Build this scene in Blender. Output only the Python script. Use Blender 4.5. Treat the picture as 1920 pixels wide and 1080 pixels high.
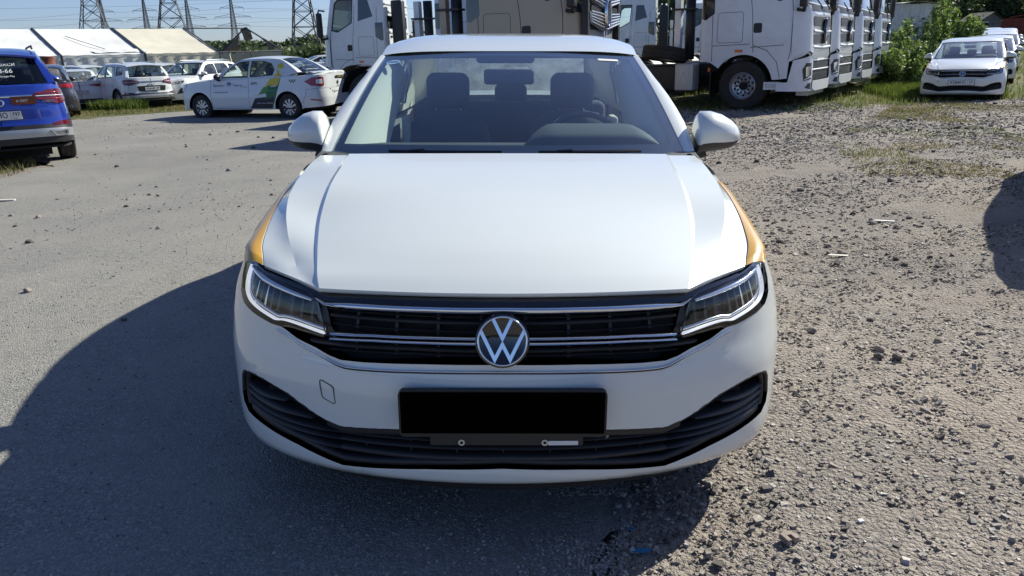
import bpy, bmesh, math, random
import numpy as np
from mathutils import Vector, Matrix, geometry
random.seed(7); RNG = np.random.default_rng(7)
for _o in list(bpy.data.objects): bpy.data.objects.remove(_o)
SC = bpy.context.scene; COL = SC.collection
R = math.radians
# ---------------------------------------------------------------- camera
CAM_H = 1.36; PITCH = R(17.5); ROLL = R(1.8)
cd = bpy.data.cameras.new('camera'); cam = bpy.data.objects.new('camera', cd); COL.objects.link(cam); SC.camera = cam
cd.sensor_width = 36; cd.lens = 1400*36/1920; cd.clip_start = .05; cd.clip_end = 5000
cam.matrix_world = (Matrix.Translation((0, 0, CAM_H)) @ Matrix.Rotation(math.pi/2-PITCH, 4, 'X') @ Matrix.Rotation(-ROLL, 4, 'Z'))
# ---------------------------------------------------------------- sky, sun, exposure
SUN = Vector((1.50, 1.17, 1.38)).normalized()
el = math.asin(SUN.z); az = math.atan2(SUN.x, SUN.y)
w = bpy.data.worlds.new('World'); SC.world = w; w.use_nodes = True
nt = w.node_tree; sky = nt.nodes.new('ShaderNodeTexSky'); sky.sky_type = 'NISHITA'
sky.sun_disc = False; sky.sun_elevation = el; sky.sun_rotation = az
sky.altitude = 300; sky.air_density = .9; sky.dust_density = 0.7; sky.ozone_density = 3.0
tint = nt.nodes.new('ShaderNodeMix'); tint.data_type = 'RGBA'; tint.blend_type = 'MULTIPLY'; tint.inputs[0].default_value = 1
tint.inputs[7].default_value = (.86, .91, 1.13, 1)      # the photograph's cool white balance
nt.links.new(sky.outputs[0], tint.inputs[6]); nt.links.new(tint.outputs[2], nt.nodes['Background'].inputs[0]); nt.nodes['Background'].inputs[1].default_value = .076
sl = bpy.data.lights.new('sun', 'SUN'); sl.energy = 5.0; sl.angle = R(.53); sl.color = (1, .975, .84)
so = bpy.data.objects.new('sun', sl); COL.objects.link(so); so.rotation_euler = SUN.to_track_quat('Z', 'Y').to_euler()
SC.view_settings.view_transform = 'Standard'; SC.view_settings.look = 'None'
SC.view_settings.exposure = .57; SC.view_settings.gamma = 1; SC.view_settings.use_curve_mapping = False
SC.render.engine = 'CYCLES'
try: SC.cycles.transparent_max_bounces = 24
except Exception: pass
# ---------------------------------------------------------------- materials
def newmat(name):
    m = bpy.data.materials.new(name); m.use_nodes = True
    return m, m.node_tree, m.node_tree.nodes['Principled BSDF']
def setp(b, **k):
    for n, v in k.items():
        n = n.replace('_', ' ')
        if n in b.inputs: b.inputs[n].default_value = v
def P(name, col, rough=.5, metal=0, coat=0, spec=None, bump=0, bscale=60, var=0, vscale=3, dirt=0, dcol=(.32,.28,.22), vdark=None):
    """procedural principled material: noise colour variation, optional bump and dust"""
    m, t, b = newmat(name); N = t.nodes; L = t.links
    setp(b, Base_Color=(*col, 1), Roughness=rough, Metallic=metal, Coat_Weight=coat, Coat_Roughness=.03)
    if spec is not None: setp(b, Specular_IOR_Level=spec)
    tc = N.new('ShaderNodeTexCoord')
    last = None
    if var:
        n = N.new('ShaderNodeTexNoise'); n.inputs['Scale'].default_value = vscale; n.inputs['Detail'].default_value = 6; n.inputs['Roughness'].default_value = .6
        L.new(tc.outputs['Object'], n.inputs['Vector'])
        mx = N.new('ShaderNodeMix'); mx.data_type = 'RGBA'; r = N.new('ShaderNodeValToRGB')
        r.color_ramp.elements[0].position = .35; r.color_ramp.elements[1].position = .65
        L.new(n.outputs[0], r.inputs[0]); L.new(r.outputs[0], mx.inputs[0])
        d = vdark or tuple(c*(1-var) for c in col)
        mx.inputs[6].default_value = (*d, 1); mx.inputs[7].default_value = (*[min(1, c*(1+var*.4)) for c in col], 1)
        last = mx.outputs[2]; L.new(last, b.inputs['Base Color'])
    if dirt:
        n = N.new('ShaderNodeTexNoise'); n.inputs['Scale'].default_value = 5; n.inputs['Detail'].default_value = 9; n.inputs['Roughness'].default_value = .7
        L.new(tc.outputs['Object'], n.inputs['Vector'])
        r = N.new('ShaderNodeValToRGB'); r.color_ramp.elements[0].position = .42; r.color_ramp.elements[1].position = .8
        r.color_ramp.elements[1].color = (dirt, dirt, dirt, 1); L.new(n.outputs[0], r.inputs[0])
        mx = N.new('ShaderNodeMix'); mx.data_type = 'RGBA'; L.new(r.outputs[0], mx.inputs[0])
        if last: L.new(last, mx.inputs[6])
        else: mx.inputs[6].default_value = (*col, 1)
        mx.inputs[7].default_value = (*dcol, 1); L.new(mx.outputs[2], b.inputs['Base Color'])
        mr = N.new('ShaderNodeMapRange'); mr.inputs['To Min'].default_value = rough; mr.inputs['To Max'].default_value = min(1, rough+.35)
        L.new(r.outputs[0], mr.inputs['Value']); L.new(mr.outputs[0], b.inputs['Roughness'])
    if bump:
        n = N.new('ShaderNodeTexNoise'); n.inputs['Scale'].default_value = bscale; n.inputs['Detail'].default_value = 4
        L.new(tc.outputs['Object'], n.inputs['Vector']); bp = N.new('ShaderNodeBump'); bp.inputs['Strength'].default_value = bump; bp.inputs['Distance'].default_value = .01
        L.new(n.outputs[0], bp.inputs['Height']); L.new(bp.outputs[0], b.inputs['Normal'])
    return m
def glass(name, tint, refl=1.0, rough=0.0, dust=0.0):
    m = bpy.data.materials.new(name); m.use_nodes = True; t = m.node_tree; N = t.nodes; L = t.links; N.clear()
    o = N.new('ShaderNodeOutputMaterial'); tr = N.new('ShaderNodeBsdfTransparent'); tr.inputs[0].default_value = (*tint, 1)
    g = N.new('ShaderNodeBsdfGlossy'); g.inputs['Roughness'].default_value = rough
    lw = N.new('ShaderNodeFresnel'); ge = N.new('ShaderNodeNewGeometry'); io = N.new('ShaderNodeMath'); io.operation = 'MULTIPLY_ADD'; io.inputs[1].default_value = 1/1.5-1.5; io.inputs[2].default_value = 1.5; L.new(ge.outputs['Backfacing'], io.inputs[0]); L.new(io.outputs[0], lw.inputs[0])
    mu = N.new('ShaderNodeMath'); mu.operation = 'MULTIPLY'; mu.inputs[1].default_value = 1.7*refl; mu.use_clamp = True
    L.new(lw.outputs[0], mu.inputs[0]); mx = N.new('ShaderNodeMixShader')
    L.new(mu.outputs[0], mx.inputs[0]); L.new(g.outputs[0], mx.inputs[2])
    if dust:
        df0 = N.new('ShaderNodeBsdfDiffuse'); df0.inputs[0].default_value = (.5, .52, .52, 1); df1 = N.new('ShaderNodeBsdfTranslucent'); df1.inputs[0].default_value = (.5, .54, .52, 1)
        df = N.new('ShaderNodeAddShader'); L.new(df0.outputs[0], df.inputs[0]); L.new(df1.outputs[0], df.inputs[1])
        m2 = N.new('ShaderNodeMixShader'); tc = N.new('ShaderNodeTexCoord'); n = N.new('ShaderNodeTexNoise'); n.inputs['Scale'].default_value = 9; n.inputs['Detail'].default_value = 8
        L.new(tc.outputs['Object'], n.inputs['Vector']); mr = N.new('ShaderNodeMapRange'); mr.inputs['From Min'].default_value = .3; mr.inputs['From Max'].default_value = .75
        mr.inputs['To Min'].default_value = dust*.4; mr.inputs['To Max'].default_value = dust
        L.new(n.outputs[0], mr.inputs['Value']); L.new(mr.outputs[0], m2.inputs[0]); L.new(tr.outputs[0], m2.inputs[1]); L.new(df.outputs[0], m2.inputs[2])
        L.new(m2.outputs[0], mx.inputs[1])
    else: L.new(tr.outputs[0], mx.inputs[1])
    L.new(mx.outputs[0], o.inputs[0]); return m
M = dict(
 white=P('white_paint', (.70,.73,.71), .30, coat=1, dirt=.06, dcol=(.5,.48,.43)),
 white_far=P('white_paint_far', (.68,.70,.70), .32, coat=.8),
 truck_white=P('truck_white_paint', (.72,.74,.78), .38, coat=.5, dirt=.25, dcol=(.42,.40,.36)),
 beige=P('beige_paint', (.38,.30,.20), .36, coat=.5, dirt=.2, dcol=(.3,.26,.2)),
 blue=P('blue_paint', (.012,.045,.36), .3, metal=.25, coat=1),
 darkcar=P('dark_paint', (.035,.032,.04), .3, metal=.3, coat=1),
 orange=P('orange_film', (.60,.33,.035), .3, coat=.7),
 black=P('black_plastic', (.016,.016,.018), .45, bump=.05, bscale=400),
 gloss=P('gloss_black', (.008,.008,.009), .12, coat=1),
 grey_plastic=P('grey_plastic', (.028,.029,.032), .5, bump=.05, bscale=400, var=.3),
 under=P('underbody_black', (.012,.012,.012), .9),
 chrome=P('chrome', (.80,.81,.83), .06, metal=1),
 chrome_s=P('satin_chrome', (.62,.64,.66), .22, metal=1),
 silver=P('silver_plastic', (.42,.43,.44), .35, metal=.6),
 steel=P('alloy_rim', (.58,.59,.61), .32, metal=.7, dirt=.3, dcol=(.2,.17,.14)),
 tyre=P('tyre_rubber', (.022,.021,.020), .85, bump=.3, bscale=90, dirt=.5, dcol=(.09,.08,.07)),
 red=P('tail_red', (.32,.008,.012), .12, coat=1),
 redd=P('tail_dark_red', (.10,.005,.01), .12, coat=1),
 lampw=P('lamp_white', (.75,.76,.78), .12, coat=1),
 amber=P('amber_lens', (.75,.16,.03), .25, coat=.6),
 lampd=P('lamp_housing', (.022,.024,.028), .35, metal=0),
 reflector=P('lamp_reflector', (.7,.72,.75), .1, metal=1),
 drl=P('drl_light_guide', (.90,.92,.95), .12, coat=1),
 seat=P('seat_cloth', (.075,.085,.10), .9, bump=.2, bscale=300, var=.2),
 dash=P('dash_plastic', (.06,.065,.065), .7, bump=.1, bscale=300),
 cream=P('cream_trim', (.72,.69,.58), .8),
 sticker=P('paper_white', (.75,.75,.74), .6),
 stick_blue=P('sticker_blue', (.25,.42,.65), .4),
 ink=P('ink_black', (.012,.012,.014), .5),
 plate=P('plate_white', (.72,.72,.70), .4),
 blackplate=P('plate_black', (.0015,.0015,.0015), .95, spec=0),
 green=P('livery_green', (.01,.13,.035), .5, coat=.15), green2=P('livery_light_green', (.08,.26,.04), .5, coat=.15),
 yellow=P('livery_yellow', (.62,.50,.04), .5, coat=.15), navy=P('livery_navy', (.010,.015,.03), .5, coat=.15),
 logo_blue=P('logo_blue', (.05,.12,.35), .4),
 txt=P('text_grey', (.09,.10,.14), .5),
 frame=P('chassis_black', (.02,.02,.022), .6, dirt=.5, dcol=(.10,.09,.08)),
 alu=P('perforated_aluminium', (.58,.58,.58), .45, metal=.2, dirt=.15),
 canvas=P('tent_canvas', (.70,.70,.68), .75, bump=.25, bscale=4, var=.12, vscale=.8),
 canvas_w=P('tent_canvas_warm', (.62,.58,.47), .75, bump=.25, bscale=4, var=.1, vscale=.8),
 torn=P('torn_canvas', (.22,.17,.12), .9, var=.4, vscale=2),
 galv=P('galvanised_steel', (.055,.065,.085), .6, metal=.2),
 wire=P('wire', (.13,.15,.18), .6),
 rust=P('rusty_paint', (.22,.055,.025), .8, var=.4, vscale=5, bump=.3, bscale=30),
 redpaint=P('red_primer', (.20,.035,.02), .7, var=.4),
 shedwhite=P('corrugated_white', (.55,.57,.57), .6, dirt=.5, dcol=(.30,.29,.25)),
 wood=P('weathered_wood', (.16,.15,.14), .85, var=.4, vscale=6),
 debris=P('pale_debris', (.55,.52,.45), .7), bluebit=P('blue_plastic_scrap', (.03,.18,.33), .4),
 stone_d=P('stone_dark', (.115,.10,.092), .85, var=.35, vscale=20, bump=.5, bscale=60),
 stone_m=P('stone_grey', (.28,.25,.225), .85, var=.35, vscale=20, bump=.5, bscale=60),
 stone_l=P('stone_pale', (.45,.41,.37), .85, var=.3, vscale=20, bump=.5, bscale=60),
 stone_r=P('stone_reddish', (.30,.245,.21), .85, var=.3, vscale=20, bump=.5, bscale=60),
 ws=glass('windshield_glass', (.84,.96,.99), 1.25, dust=.012), rear=glass('dusty_rear_glass', (.72,.82,.80), 1.0, dust=.30), gl=glass('side_glass', (.80,.88,.86), 1.0), gld=glass('dark_glass', (.10,.12,.13), 1.0),
 lit=P('lit_light_guide', (.9,.92,.95), .2, coat=1),
 lens=glass('clear_lens', (.93,.94,.95), .8),
)
# ---------------------------------------------------------------- mesh helpers
class MB:
    def __init__(s): s.v = []; s.f = []; s.n = None
    def add(s, V, F):
        o = len(s.v); s.v += [tuple(map(float, p)) for p in V]; s.f += [tuple(i+o for i in f) for f in F]; return s
    def grid(s, rows, closed=False, cap=False):
        n = len(rows[0]); F = []
        for i in range(len(rows)-1):
            for j in range(n if closed else n-1):
                k = (j+1) % n; F.append((i*n+j, i*n+k, (i+1)*n+k, (i+1)*n+j))
        if cap: F.append(tuple(range(n))[::-1]); F.append(tuple((len(rows)-1)*n+i for i in range(n)))
        return s.add([p for r in rows for p in r], F)
    def box(s, c, d, rot=None):
        V = [Vector(((i&1)-.5, ((i>>1)&1)-.5, ((i>>2)&1)-.5)) for i in range(8)]
        V = [Vector((v.x*d[0], v.y*d[1], v.z*d[2])) for v in V]
        if rot is not None: V = [rot @ v for v in V]
        return s.add([v+Vector(c) for v in V], [(0,2,3,1),(4,5,7,6),(0,1,5,4),(2,6,7,3),(0,4,6,2),(1,3,7,5)])
    def tube(s, pts, r, n=6, closed=False, cap=True):
        pts = [Vector(p) for p in pts]; rows = []; N = len(pts)
        up = Vector((0, 0, 1)); u = None
        for i, p in enumerate(pts):
            t = (pts[(i+1) % N]-pts[i-1]) if closed else (pts[min(i+1, N-1)]-pts[max(i-1, 0)])
            if t.length < 1e-9: t = Vector((0, 0, 1))
            t.normalize()
            if u is None: u = t.cross(up if abs(t.z) < .95 else Vector((1, 0, 0))).normalized()
            else:
                u = (u-t*u.dot(t)); u = u.normalized() if u.length > 1e-6 else t.orthogonal().normalized()
            w_ = t.cross(u); rr = r[i] if isinstance(r, (list, tuple)) else r
            rows.append([p+(u*math.cos(a)+w_*math.sin(a))*rr for a in [2*math.pi*k/n for k in range(n)]])
        if closed: rows.append(rows[0])
        return s.grid(rows, True, cap and not closed)
    def prism(s, poly, frame, h):
        """poly 2-D (u,v); frame = (origin, U, V, N); extruded from 0 to h along N"""
        o, U, V_, N_ = [Vector(q) for q in frame]; n = len(poly)
        a = [o+U*p[0]+V_*p[1] for p in poly]; b = [p+N_*h for p in a]
        tri = geometry.tessellate_polygon([[Vector((p[0], p[1], 0)) for p in poly]])
        F = [tuple(t) for t in tri]+[tuple(i+n for i in t[::-1]) for t in tri]
        F += [(i, (i+1) % n, (i+1) % n+n, i+n) for i in range(n)]
        return s.add(a+b, F)
    def lathe(s, prof, axis='x', n=32, c=(0, 0, 0)):
        rows = []
        for x, r in prof:
            rr = []
            for k in range(n):
                a = 2*math.pi*k/n; ca, sa = math.cos(a)*r, math.sin(a)*r
                q = (x, ca, sa) if axis == 'x' else ((ca, x, sa) if axis == 'y' else (ca, sa, x))
                rr.append((q[0]+c[0], q[1]+c[1], q[2]+c[2]))
            rows.append(rr)
        return s.grid(rows, True)
    def build(s, name, mat, parent=None, smooth=False, normals=None, sharp=None, fixn=True):
        me = bpy.data.meshes.new(name); me.from_pydata(s.v, [], s.f)
        if fixn and normals is None:
            bm = bmesh.new(); bm.from_mesh(me); bmesh.ops.recalc_face_normals(bm, faces=bm.faces); bm.to_mesh(me); bm.free()
        if smooth: me.polygons.foreach_set('use_smooth', [True]*len(me.polygons))
        if normals is not None: me.normals_split_custom_set_from_vertices([tuple(n) for n in normals])
        elif sharp: me.set_sharp_from_angle(angle=R(sharp))
        me.materials.append(M[mat] if isinstance(mat, str) else mat); me.update()
        return link(name, me, parent)
def link(name, data, parent=None):
    o = bpy.data.objects.new(name, data); COL.objects.link(o)
    if parent is not None: o.parent = parent
    return o
def tag(o, label=None, cat=None, group=None, kind=None):
    if label: o['label'] = label
    if cat: o['category'] = cat
    if group: o['group'] = group
    if kind: o['kind'] = kind
    return o
def thing(name, label, cat, loc=(0, 0, 0), rz=0, group=None):
    o = link(name, None); o.location = loc; o.rotation_euler = (0, 0, rz)
    return tag(o, label, cat, group)
def copy_tree(o, parent=None):
    c = o.copy(); COL.objects.link(c)
    if parent: c.parent = parent
    for ch in list(o.children): copy_tree(ch, c)
    return c
def rbox(c, d, r=.02, seg=3):
    """rounded box as MB"""
    bm = bmesh.new(); bmesh.ops.create_cube(bm, size=1)
    for v in bm.verts: v.co = Vector((v.co.x*d[0], v.co.y*d[1], v.co.z*d[2]))
    bmesh.ops.bevel(bm, geom=bm.edges[:], offset=min(r, min(d)*.49), segments=seg, affect='EDGES', profile=.5)
    m = MB(); idx = {v: i for i, v in enumerate(bm.verts)}
    m.add([v.co+Vector(c) for v in bm.verts], [[idx[v] for v in f.verts] for f in bm.faces]); bm.free(); return m
def rrect(w_, h_, r, n=4):
    out = []
    for cx, cy, a0 in ((w_/2-r, h_/2-r, 0), (-w_/2+r, h_/2-r, 90), (-w_/2+r, -h_/2+r, 180), (w_/2-r, -h_/2+r, 270)):
        out += [(cx+r*math.cos(R(a0+90*k/n)), cy+r*math.sin(R(a0+90*k/n))) for k in range(n+1)]
    return out
def inpoly(px, py, poly):
    ins = np.zeros(len(px), bool); n = len(poly); j = n-1
    for i in range(n):
        xi, yi = poly[i]; xj, yj = poly[j]
        c = ((yi > py) != (yj > py)) & (px < (xj-xi)*(py-yi)/((yj-yi) if yj != yi else 1e-12)+xi)
        ins ^= c; j = i
    return ins
def resample(poly, step, closed=True):
    out = []
    n = len(poly)
    for i in range(n if closed else n-1):
        a, b = poly[i], poly[(i+1) % n]; d = math.hypot(b[0]-a[0], b[1]-a[1]); k = max(1, int(math.ceil(d/step)))
        out += [(a[0]+(b[0]-a[0])*t/k, a[1]+(b[1]-a[1])*t/k) for t in range(k)]
    if not closed: out.append(tuple(poly[-1]))
    return out
def smooth_poly(pts, it=2, closed=True):
    for _ in range(it):
        q = []; n = len(pts)
        for i in range(n if closed else n-1):
            a, b = pts[i], pts[(i+1) % n]
            q += [tuple(a[k]*.75+b[k]*.25 for k in range(len(a))), tuple(a[k]*.25+b[k]*.75 for k in range(len(a)))]
        if not closed: q = [pts[0]]+q+[pts[-1]]
        pts = q
    return pts
def triangulate(outer, holes, step):
    loops = [resample(outer, step)]+[resample(h, step) for h in holes]
    V = []; E = []
    for lp in loops:
        o = len(V); V += lp; E += [(o+i, o+(i+1) % len(lp)) for i in range(len(lp))]
    A = np.array(loops[0]); x0, y0 = A.min(0); x1, y1 = A.max(0)
    gx, gy = np.meshgrid(np.arange(x0+step/2, x1, step), np.arange(y0+step/2, y1, step)); gx = gx.ravel(); gy = gy.ravel()
    gx = gx+((np.arange(len(gx)) % 7)-3)*step*.004
    ins = inpoly(gx, gy, loops[0])
    for h in loops[1:]: ins &= ~inpoly(gx, gy, h)
    gx, gy = gx[ins], gy[ins]
    B = np.array(V)
    if len(gx):
        keep = np.ones(len(gx), bool)
        for i in range(0, len(gx), 500):
            d = (gx[i:i+500, None]-B[None, :, 0])**2+(gy[i:i+500, None]-B[None, :, 1])**2
            keep[i:i+500] = d.min(1) > (step*.35)**2
        V = V+list(zip(gx[keep].tolist(), gy[keep].tolist()))
    r = geometry.delaunay_2d_cdt([Vector(v) for v in V], E, [], 0, 1e-6)
    co = np.array([(v.x, v.y) for v in r[0]]); F = np.array([f for f in r[2] if len(f) == 3])
    c = co[F].mean(1); ok = inpoly(c[:, 0], c[:, 1], loops[0])
    for h in loops[1:]: ok &= ~inpoly(c[:, 0], c[:, 1], h)
    return co, F[ok], loops

_b = M['lit'].node_tree.nodes['Principled BSDF']; setp(_b, Emission_Color=(.95,.97,1,1), Emission_Strength=.45)
# ---------------------------------------------------------------- car body skin: half plan curve wrapped front centre -> rear centre
class Skin:
    def __init__(s, plan, wz, dyf, dyr, kf=.45, kr=.6):
        s.wz = wz; s.dyf = dyf; s.dyr = dyr; s.kf = kf; s.kr = kr
        Q = [np.array(p, float) for p in plan]; Q = [Q[1]*[-1, 1]]+Q+[Q[-2]*[-1, 1]]; pts = []
        for i in range(1, len(Q)-2):
            a, b, c, d = Q[i-1:i+3]; lb = np.linalg.norm(c-b)
            m0 = (c-a)/(lb+np.linalg.norm(b-a))*lb; m1 = (d-b)/(np.linalg.norm(d-c)+lb)*lb
            for k in range(12):
                t = k/12; t2, t3 = t*t, t*t*t
                pts.append((2*t3-3*t2+1)*b+(t3-2*t2+t)*m0+(-2*t3+3*t2)*c+(t3-t2)*m1)
        pts.append(Q[-2]); s.Pn = np.array(pts)
        s.S = np.concatenate([[0], np.cumsum(np.linalg.norm(np.diff(s.Pn, axis=0), axis=1))])
        s.total = float(s.S[-1]); s.len = float(s.Pn[-1][1]); s.imax = int(np.argmax(s.Pn[:, 0]))
    def raw(s, a, z):
        a = np.asarray(a, float); z = np.asarray(z, float); sg = np.where(a < 0, -1., 1.); a = np.abs(a)
        a2 = np.where(a > s.total, 2*s.total-a, a); fl = np.where(a > s.total, -1., 1.)
        x = np.interp(a2, s.S, s.Pn[:, 0]); y = np.interp(a2, s.S, s.Pn[:, 1])
        k = np.clip(y/s.kf, 0, 1); kr = np.clip((s.len-y)/s.kr, 0, 1)
        w_ = np.interp(z, *s.wz); w_ = np.where(x < .5, 1+(w_-1)*x/.5, w_)
        y = y+np.interp(z, *s.dyf)*(1-k)+np.interp(z, *s.dyr)*(1-kr)
        return np.stack([x*w_*sg*fl, y, z], -1)
    def at(s, a, z, off=0.0):
        a = np.asarray(a, float); z = np.asarray(z, float); e = .008
        p = s.raw(a, z); ta = s.raw(a+e, z)-s.raw(a-e, z); tz = s.raw(a, z+e)-s.raw(a, z-e)
        sm = (np.abs(a) < e)[..., None]
        ta = np.where(sm, np.array([1., 0, 0]), ta)
        n = np.cross(ta, tz); n /= np.linalg.norm(n, axis=-1, keepdims=True)+1e-12
        return p+n*off, n
    def fx(s, x): i = s.imax; return float(np.interp(abs(x), s.Pn[:i+1, 0], s.S[:i+1]))*(1 if x >= 0 else -1)
    def sy(s, y): return float(np.interp(y, s.Pn[:, 1], s.S))
    def rx(s, x):
        j = s.imax+1; return float(np.interp(-abs(x), -s.Pn[j:, 0], s.S[j:]))*(1 if x >= 0 else -1)
    def patch(s, name, outer, mat, parent, holes=(), off=0., step=.03, lip=0, th=0):
        co, F, loops = triangulate(outer, list(holes), step)
        Pp, Nn = s.at(co[:, 0], co[:, 1], off)
        m = MB(); m.v = [tuple(p) for p in Pp.tolist()]
        V = Pp; fn = np.cross(V[F[:, 1]]-V[F[:, 0]], V[F[:, 2]]-V[F[:, 0]]); d = (fn*Nn[F[:, 0]]).sum(1)
        F = np.where((d < 0)[:, None], F[:, ::-1], F)
        m.f = [tuple(f) for f in F.tolist()]; nn = Nn.tolist()
        if lip:
            for lp in loops:
                a = np.array([q[0] for q in lp]); z = np.array([q[1] for q in lp]); P0, N0 = s.at(a, z, off); P1 = P0-N0*lip
                o = len(m.v); n = len(lp); m.v += [tuple(p) for p in P0.tolist()]+[tuple(p) for p in P1.tolist()]
                tn = np.roll(P0, -1, 0)-np.roll(P0, 1, 0); sn = np.cross(tn, N0); sn /= np.linalg.norm(sn, axis=1, keepdims=True)+1e-9
                # the lip looks away from the sheet
                cen = co.mean(0); sn2 = sn*(1 if lp is loops[0] else 1)
                nn += sn2.tolist()*2
                m.f += [(o+i, o+(i+1) % n, o+n+(i+1) % n, o+n+i) for i in range(n)]
        return m.build(name, mat, parent, smooth=True, normals=nn)
    def strip(s, name, line, w_, h_, mat, parent, off=0., step=.03, mirror=False, round_=True):
        """bar following the skin along (a,z) points"""
        L_ = resample(line, step, closed=False); a = np.array([q[0] for q in L_]); z = np.array([q[1] for q in L_])
        P0, N0 = s.at(a, z, off); T = np.gradient(P0, axis=0); T /= np.linalg.norm(T, axis=1, keepdims=True)+1e-9
        B = np.cross(N0, T); B /= np.linalg.norm(B, axis=1, keepdims=True)
        W = np.array(w_ if hasattr(w_, '__len__') else [w_]*2); W = np.interp(np.linspace(0, 1, len(L_)), np.linspace(0, 1, len(W)), W)[:, None]
        cs = [(-.5, -1), (-.5, .2), (-.3, .85), (0, 1), (.3, .85), (.5, .2), (.5, -1)] if round_ else [(-.5, -1), (-.5, 1), (.5, 1), (.5, -1)]
        rows = np.stack([P0+B*W*u+N0*h_*v for u, v in cs], 1)
        m = MB(); m.grid(rows.tolist(), True, True)
        return m.build(name, mat, parent, smooth=True, sharp=50)
def mir(pts): return [(-a, *r) for a, *r in pts]
def hermline(pts, n):
    """Catmull-Rom through 3-D points, n samples"""
    Q = [np.array(p, float) for p in pts]; Q = [2*Q[0]-Q[1]]+Q+[2*Q[-1]-Q[-2]]; out = []; m = len(pts)-1
    d = [0]
    for i in range(m): d.append(d[-1]+np.linalg.norm(Q[i+2]-Q[i+1]))
    for k in range(n):
        u = d[-1]*k/(n-1); i = 0
        while i < m-1 and u > d[i+1]: i += 1
        h = (d[i+1]-d[i]) or 1; t = (u-d[i])/h; a, b, c, e = Q[i:i+4]
        la = np.linalg.norm(b-a) or h; lc = np.linalg.norm(e-c) or h
        m0 = (c-a)/(h+la)*h; m1 = (e-b)/(h+lc)*h; t2, t3 = t*t, t*t*t
        out.append((2*t3-3*t2+1)*b+(t3-2*t2+t)*m0+(-2*t3+3*t2)*c+(t3-t2)*m1)
    return np.array(out)
def loft(lines, n, sub):
    """lines: lists of points (same count meaning); returns rows across"""
    L_ = [hermline(l, n) for l in lines]; cols = [L_[0]]
    for i in range(len(L_)-1):
        for k in range(1, sub[i]+1):
            t = k/sub[i]; cols.append(L_[i]*(1-t)+L_[i+1]*t)
    return cols
def wheel(parent, x, y, r, wd, rim='spoke', nsp=7, rr=.66, side=1, steel='steel'):
    """tyre with rim as its sub-part; side=+1 outer face towards +x"""
    s = side; w2 = wd/2
    prof = [(x-s*w2*.8, r*rr), (x-s*w2, r*.80), (x-s*w2*.98, r*.93), (x-s*w2*.8, r*.99), (x-s*w2*.4, r), (x-s*w2*.38, r*.975), (x-s*w2*.30, r*.975), (x-s*w2*.28, r), (x+s*w2*.28, r), (x+s*w2*.30, r*.975), (x+s*w2*.38, r*.975), (x+s*w2*.4, r), (x+s*w2*.8, r*.99), (x+s*w2*.98, r*.93), (x+s*w2, r*.80), (x+s*w2*.8, r*rr)]
    t = MB().lathe(prof, 'x', 36, (0, y, r)).build('tyre', 'tyre', parent, smooth=True, sharp=40)
    m = MB(); R0 = r*rr; xo = x+s*w2*.55
    m.lathe([(x-s*w2*.8, R0), (x-s*w2*.2, R0*.9), (xo, R0*.92), (x+s*w2*.86, R0*1.0), (x+s*w2*.82, R0*1.03)], 'x', 36, (0, y, r))
    if rim == 'spoke':
        m.lathe([(xo+s*.012, .001), (xo+s*.012, R0*.22), (xo-s*.01, R0*.28)], 'x', 20, (0, y, r))
        for k in range(nsp):
            a = 2*math.pi*k/nsp+.3; c, sn = math.cos(a), math.sin(a)
            q = []
            for rad, hw in ((R0*.18, R0*.11), (R0*.55, R0*.10), (R0*.97, R0*.15)):
                for sg in (-1, 1): q.append((rad*c-sg*hw*sn, rad*sn+sg*hw*c))
            pr = [q[0], q[2], q[4], q[5], q[3], q[1]]
            m.prism(pr, ((xo, y, r), (0, 1, 0), (0, 0, 1), (s, 0, 0)), .014)
    else:   # truck disc wheel
        m.lathe([(xo-s*.09, .001), (xo-s*.09, R0*.30), (xo-s*.06, R0*.38), (xo-s*.05, R0*.60), (xo-s*.10, R0*.70), (xo-s*.06, R0*.92)], 'x', 36, (0, y, r))
    rm = m.build('rim', steel, t, smooth=True, sharp=35)
    d = MB()
    d.lathe([(x-s*w2*.1, .001), (x-s*w2*.1, R0*.9)], 'x', 24, (0, y, r))
    if rim != 'spoke':
        for k in range(10):
            a = 2*math.pi*k/10; d.lathe([(xo-s*.045, .026), (xo-s*.03, .022), (xo-s*.03, .0005)], 'x', 8, (0, y+math.cos(a)*R0*.50, r+math.sin(a)*R0*.50))
            d.lathe([(xo-s*.082, .034), (xo-s*.078, .0005)], 'x', 10, (0, y+math.cos(a+.3)*R0*.80, r+math.sin(a+.3)*R0*.80))
        d.lathe([(xo-s*.09, R0*.29), (xo-s*.0, R0*.27), (xo+s*.01, R0*.2), (xo+s*.01, .0005)], 'x', 24, (0, y, r))
    d.build('hub', 'under', t, smooth=False)
    return t
def text_obj(name, body, size, mat, parent, loc, rot, align='CENTER', depth=.0008, sx=1.0, bold=0.0):
    cu = bpy.data.curves.new(name, 'FONT'); cu.body = body; cu.size = size; cu.align_x = align; cu.align_y = 'CENTER'; cu.extrude = depth; cu.offset = bold; cu.resolution_u = 3
    t = bpy.data.objects.new(name, cu); COL.objects.link(t); bpy.context.view_layer.update()
    me = bpy.data.meshes.new_from_object(t.evaluated_get(bpy.context.evaluated_depsgraph_get())); bpy.data.objects.remove(t)
    me.materials.clear(); me.materials.append(M[mat]); me.name = name
    o = link(name, me, parent); o.location = loc; o.rotation_euler = rot; o.scale = (sx, 1, 1); return o
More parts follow.
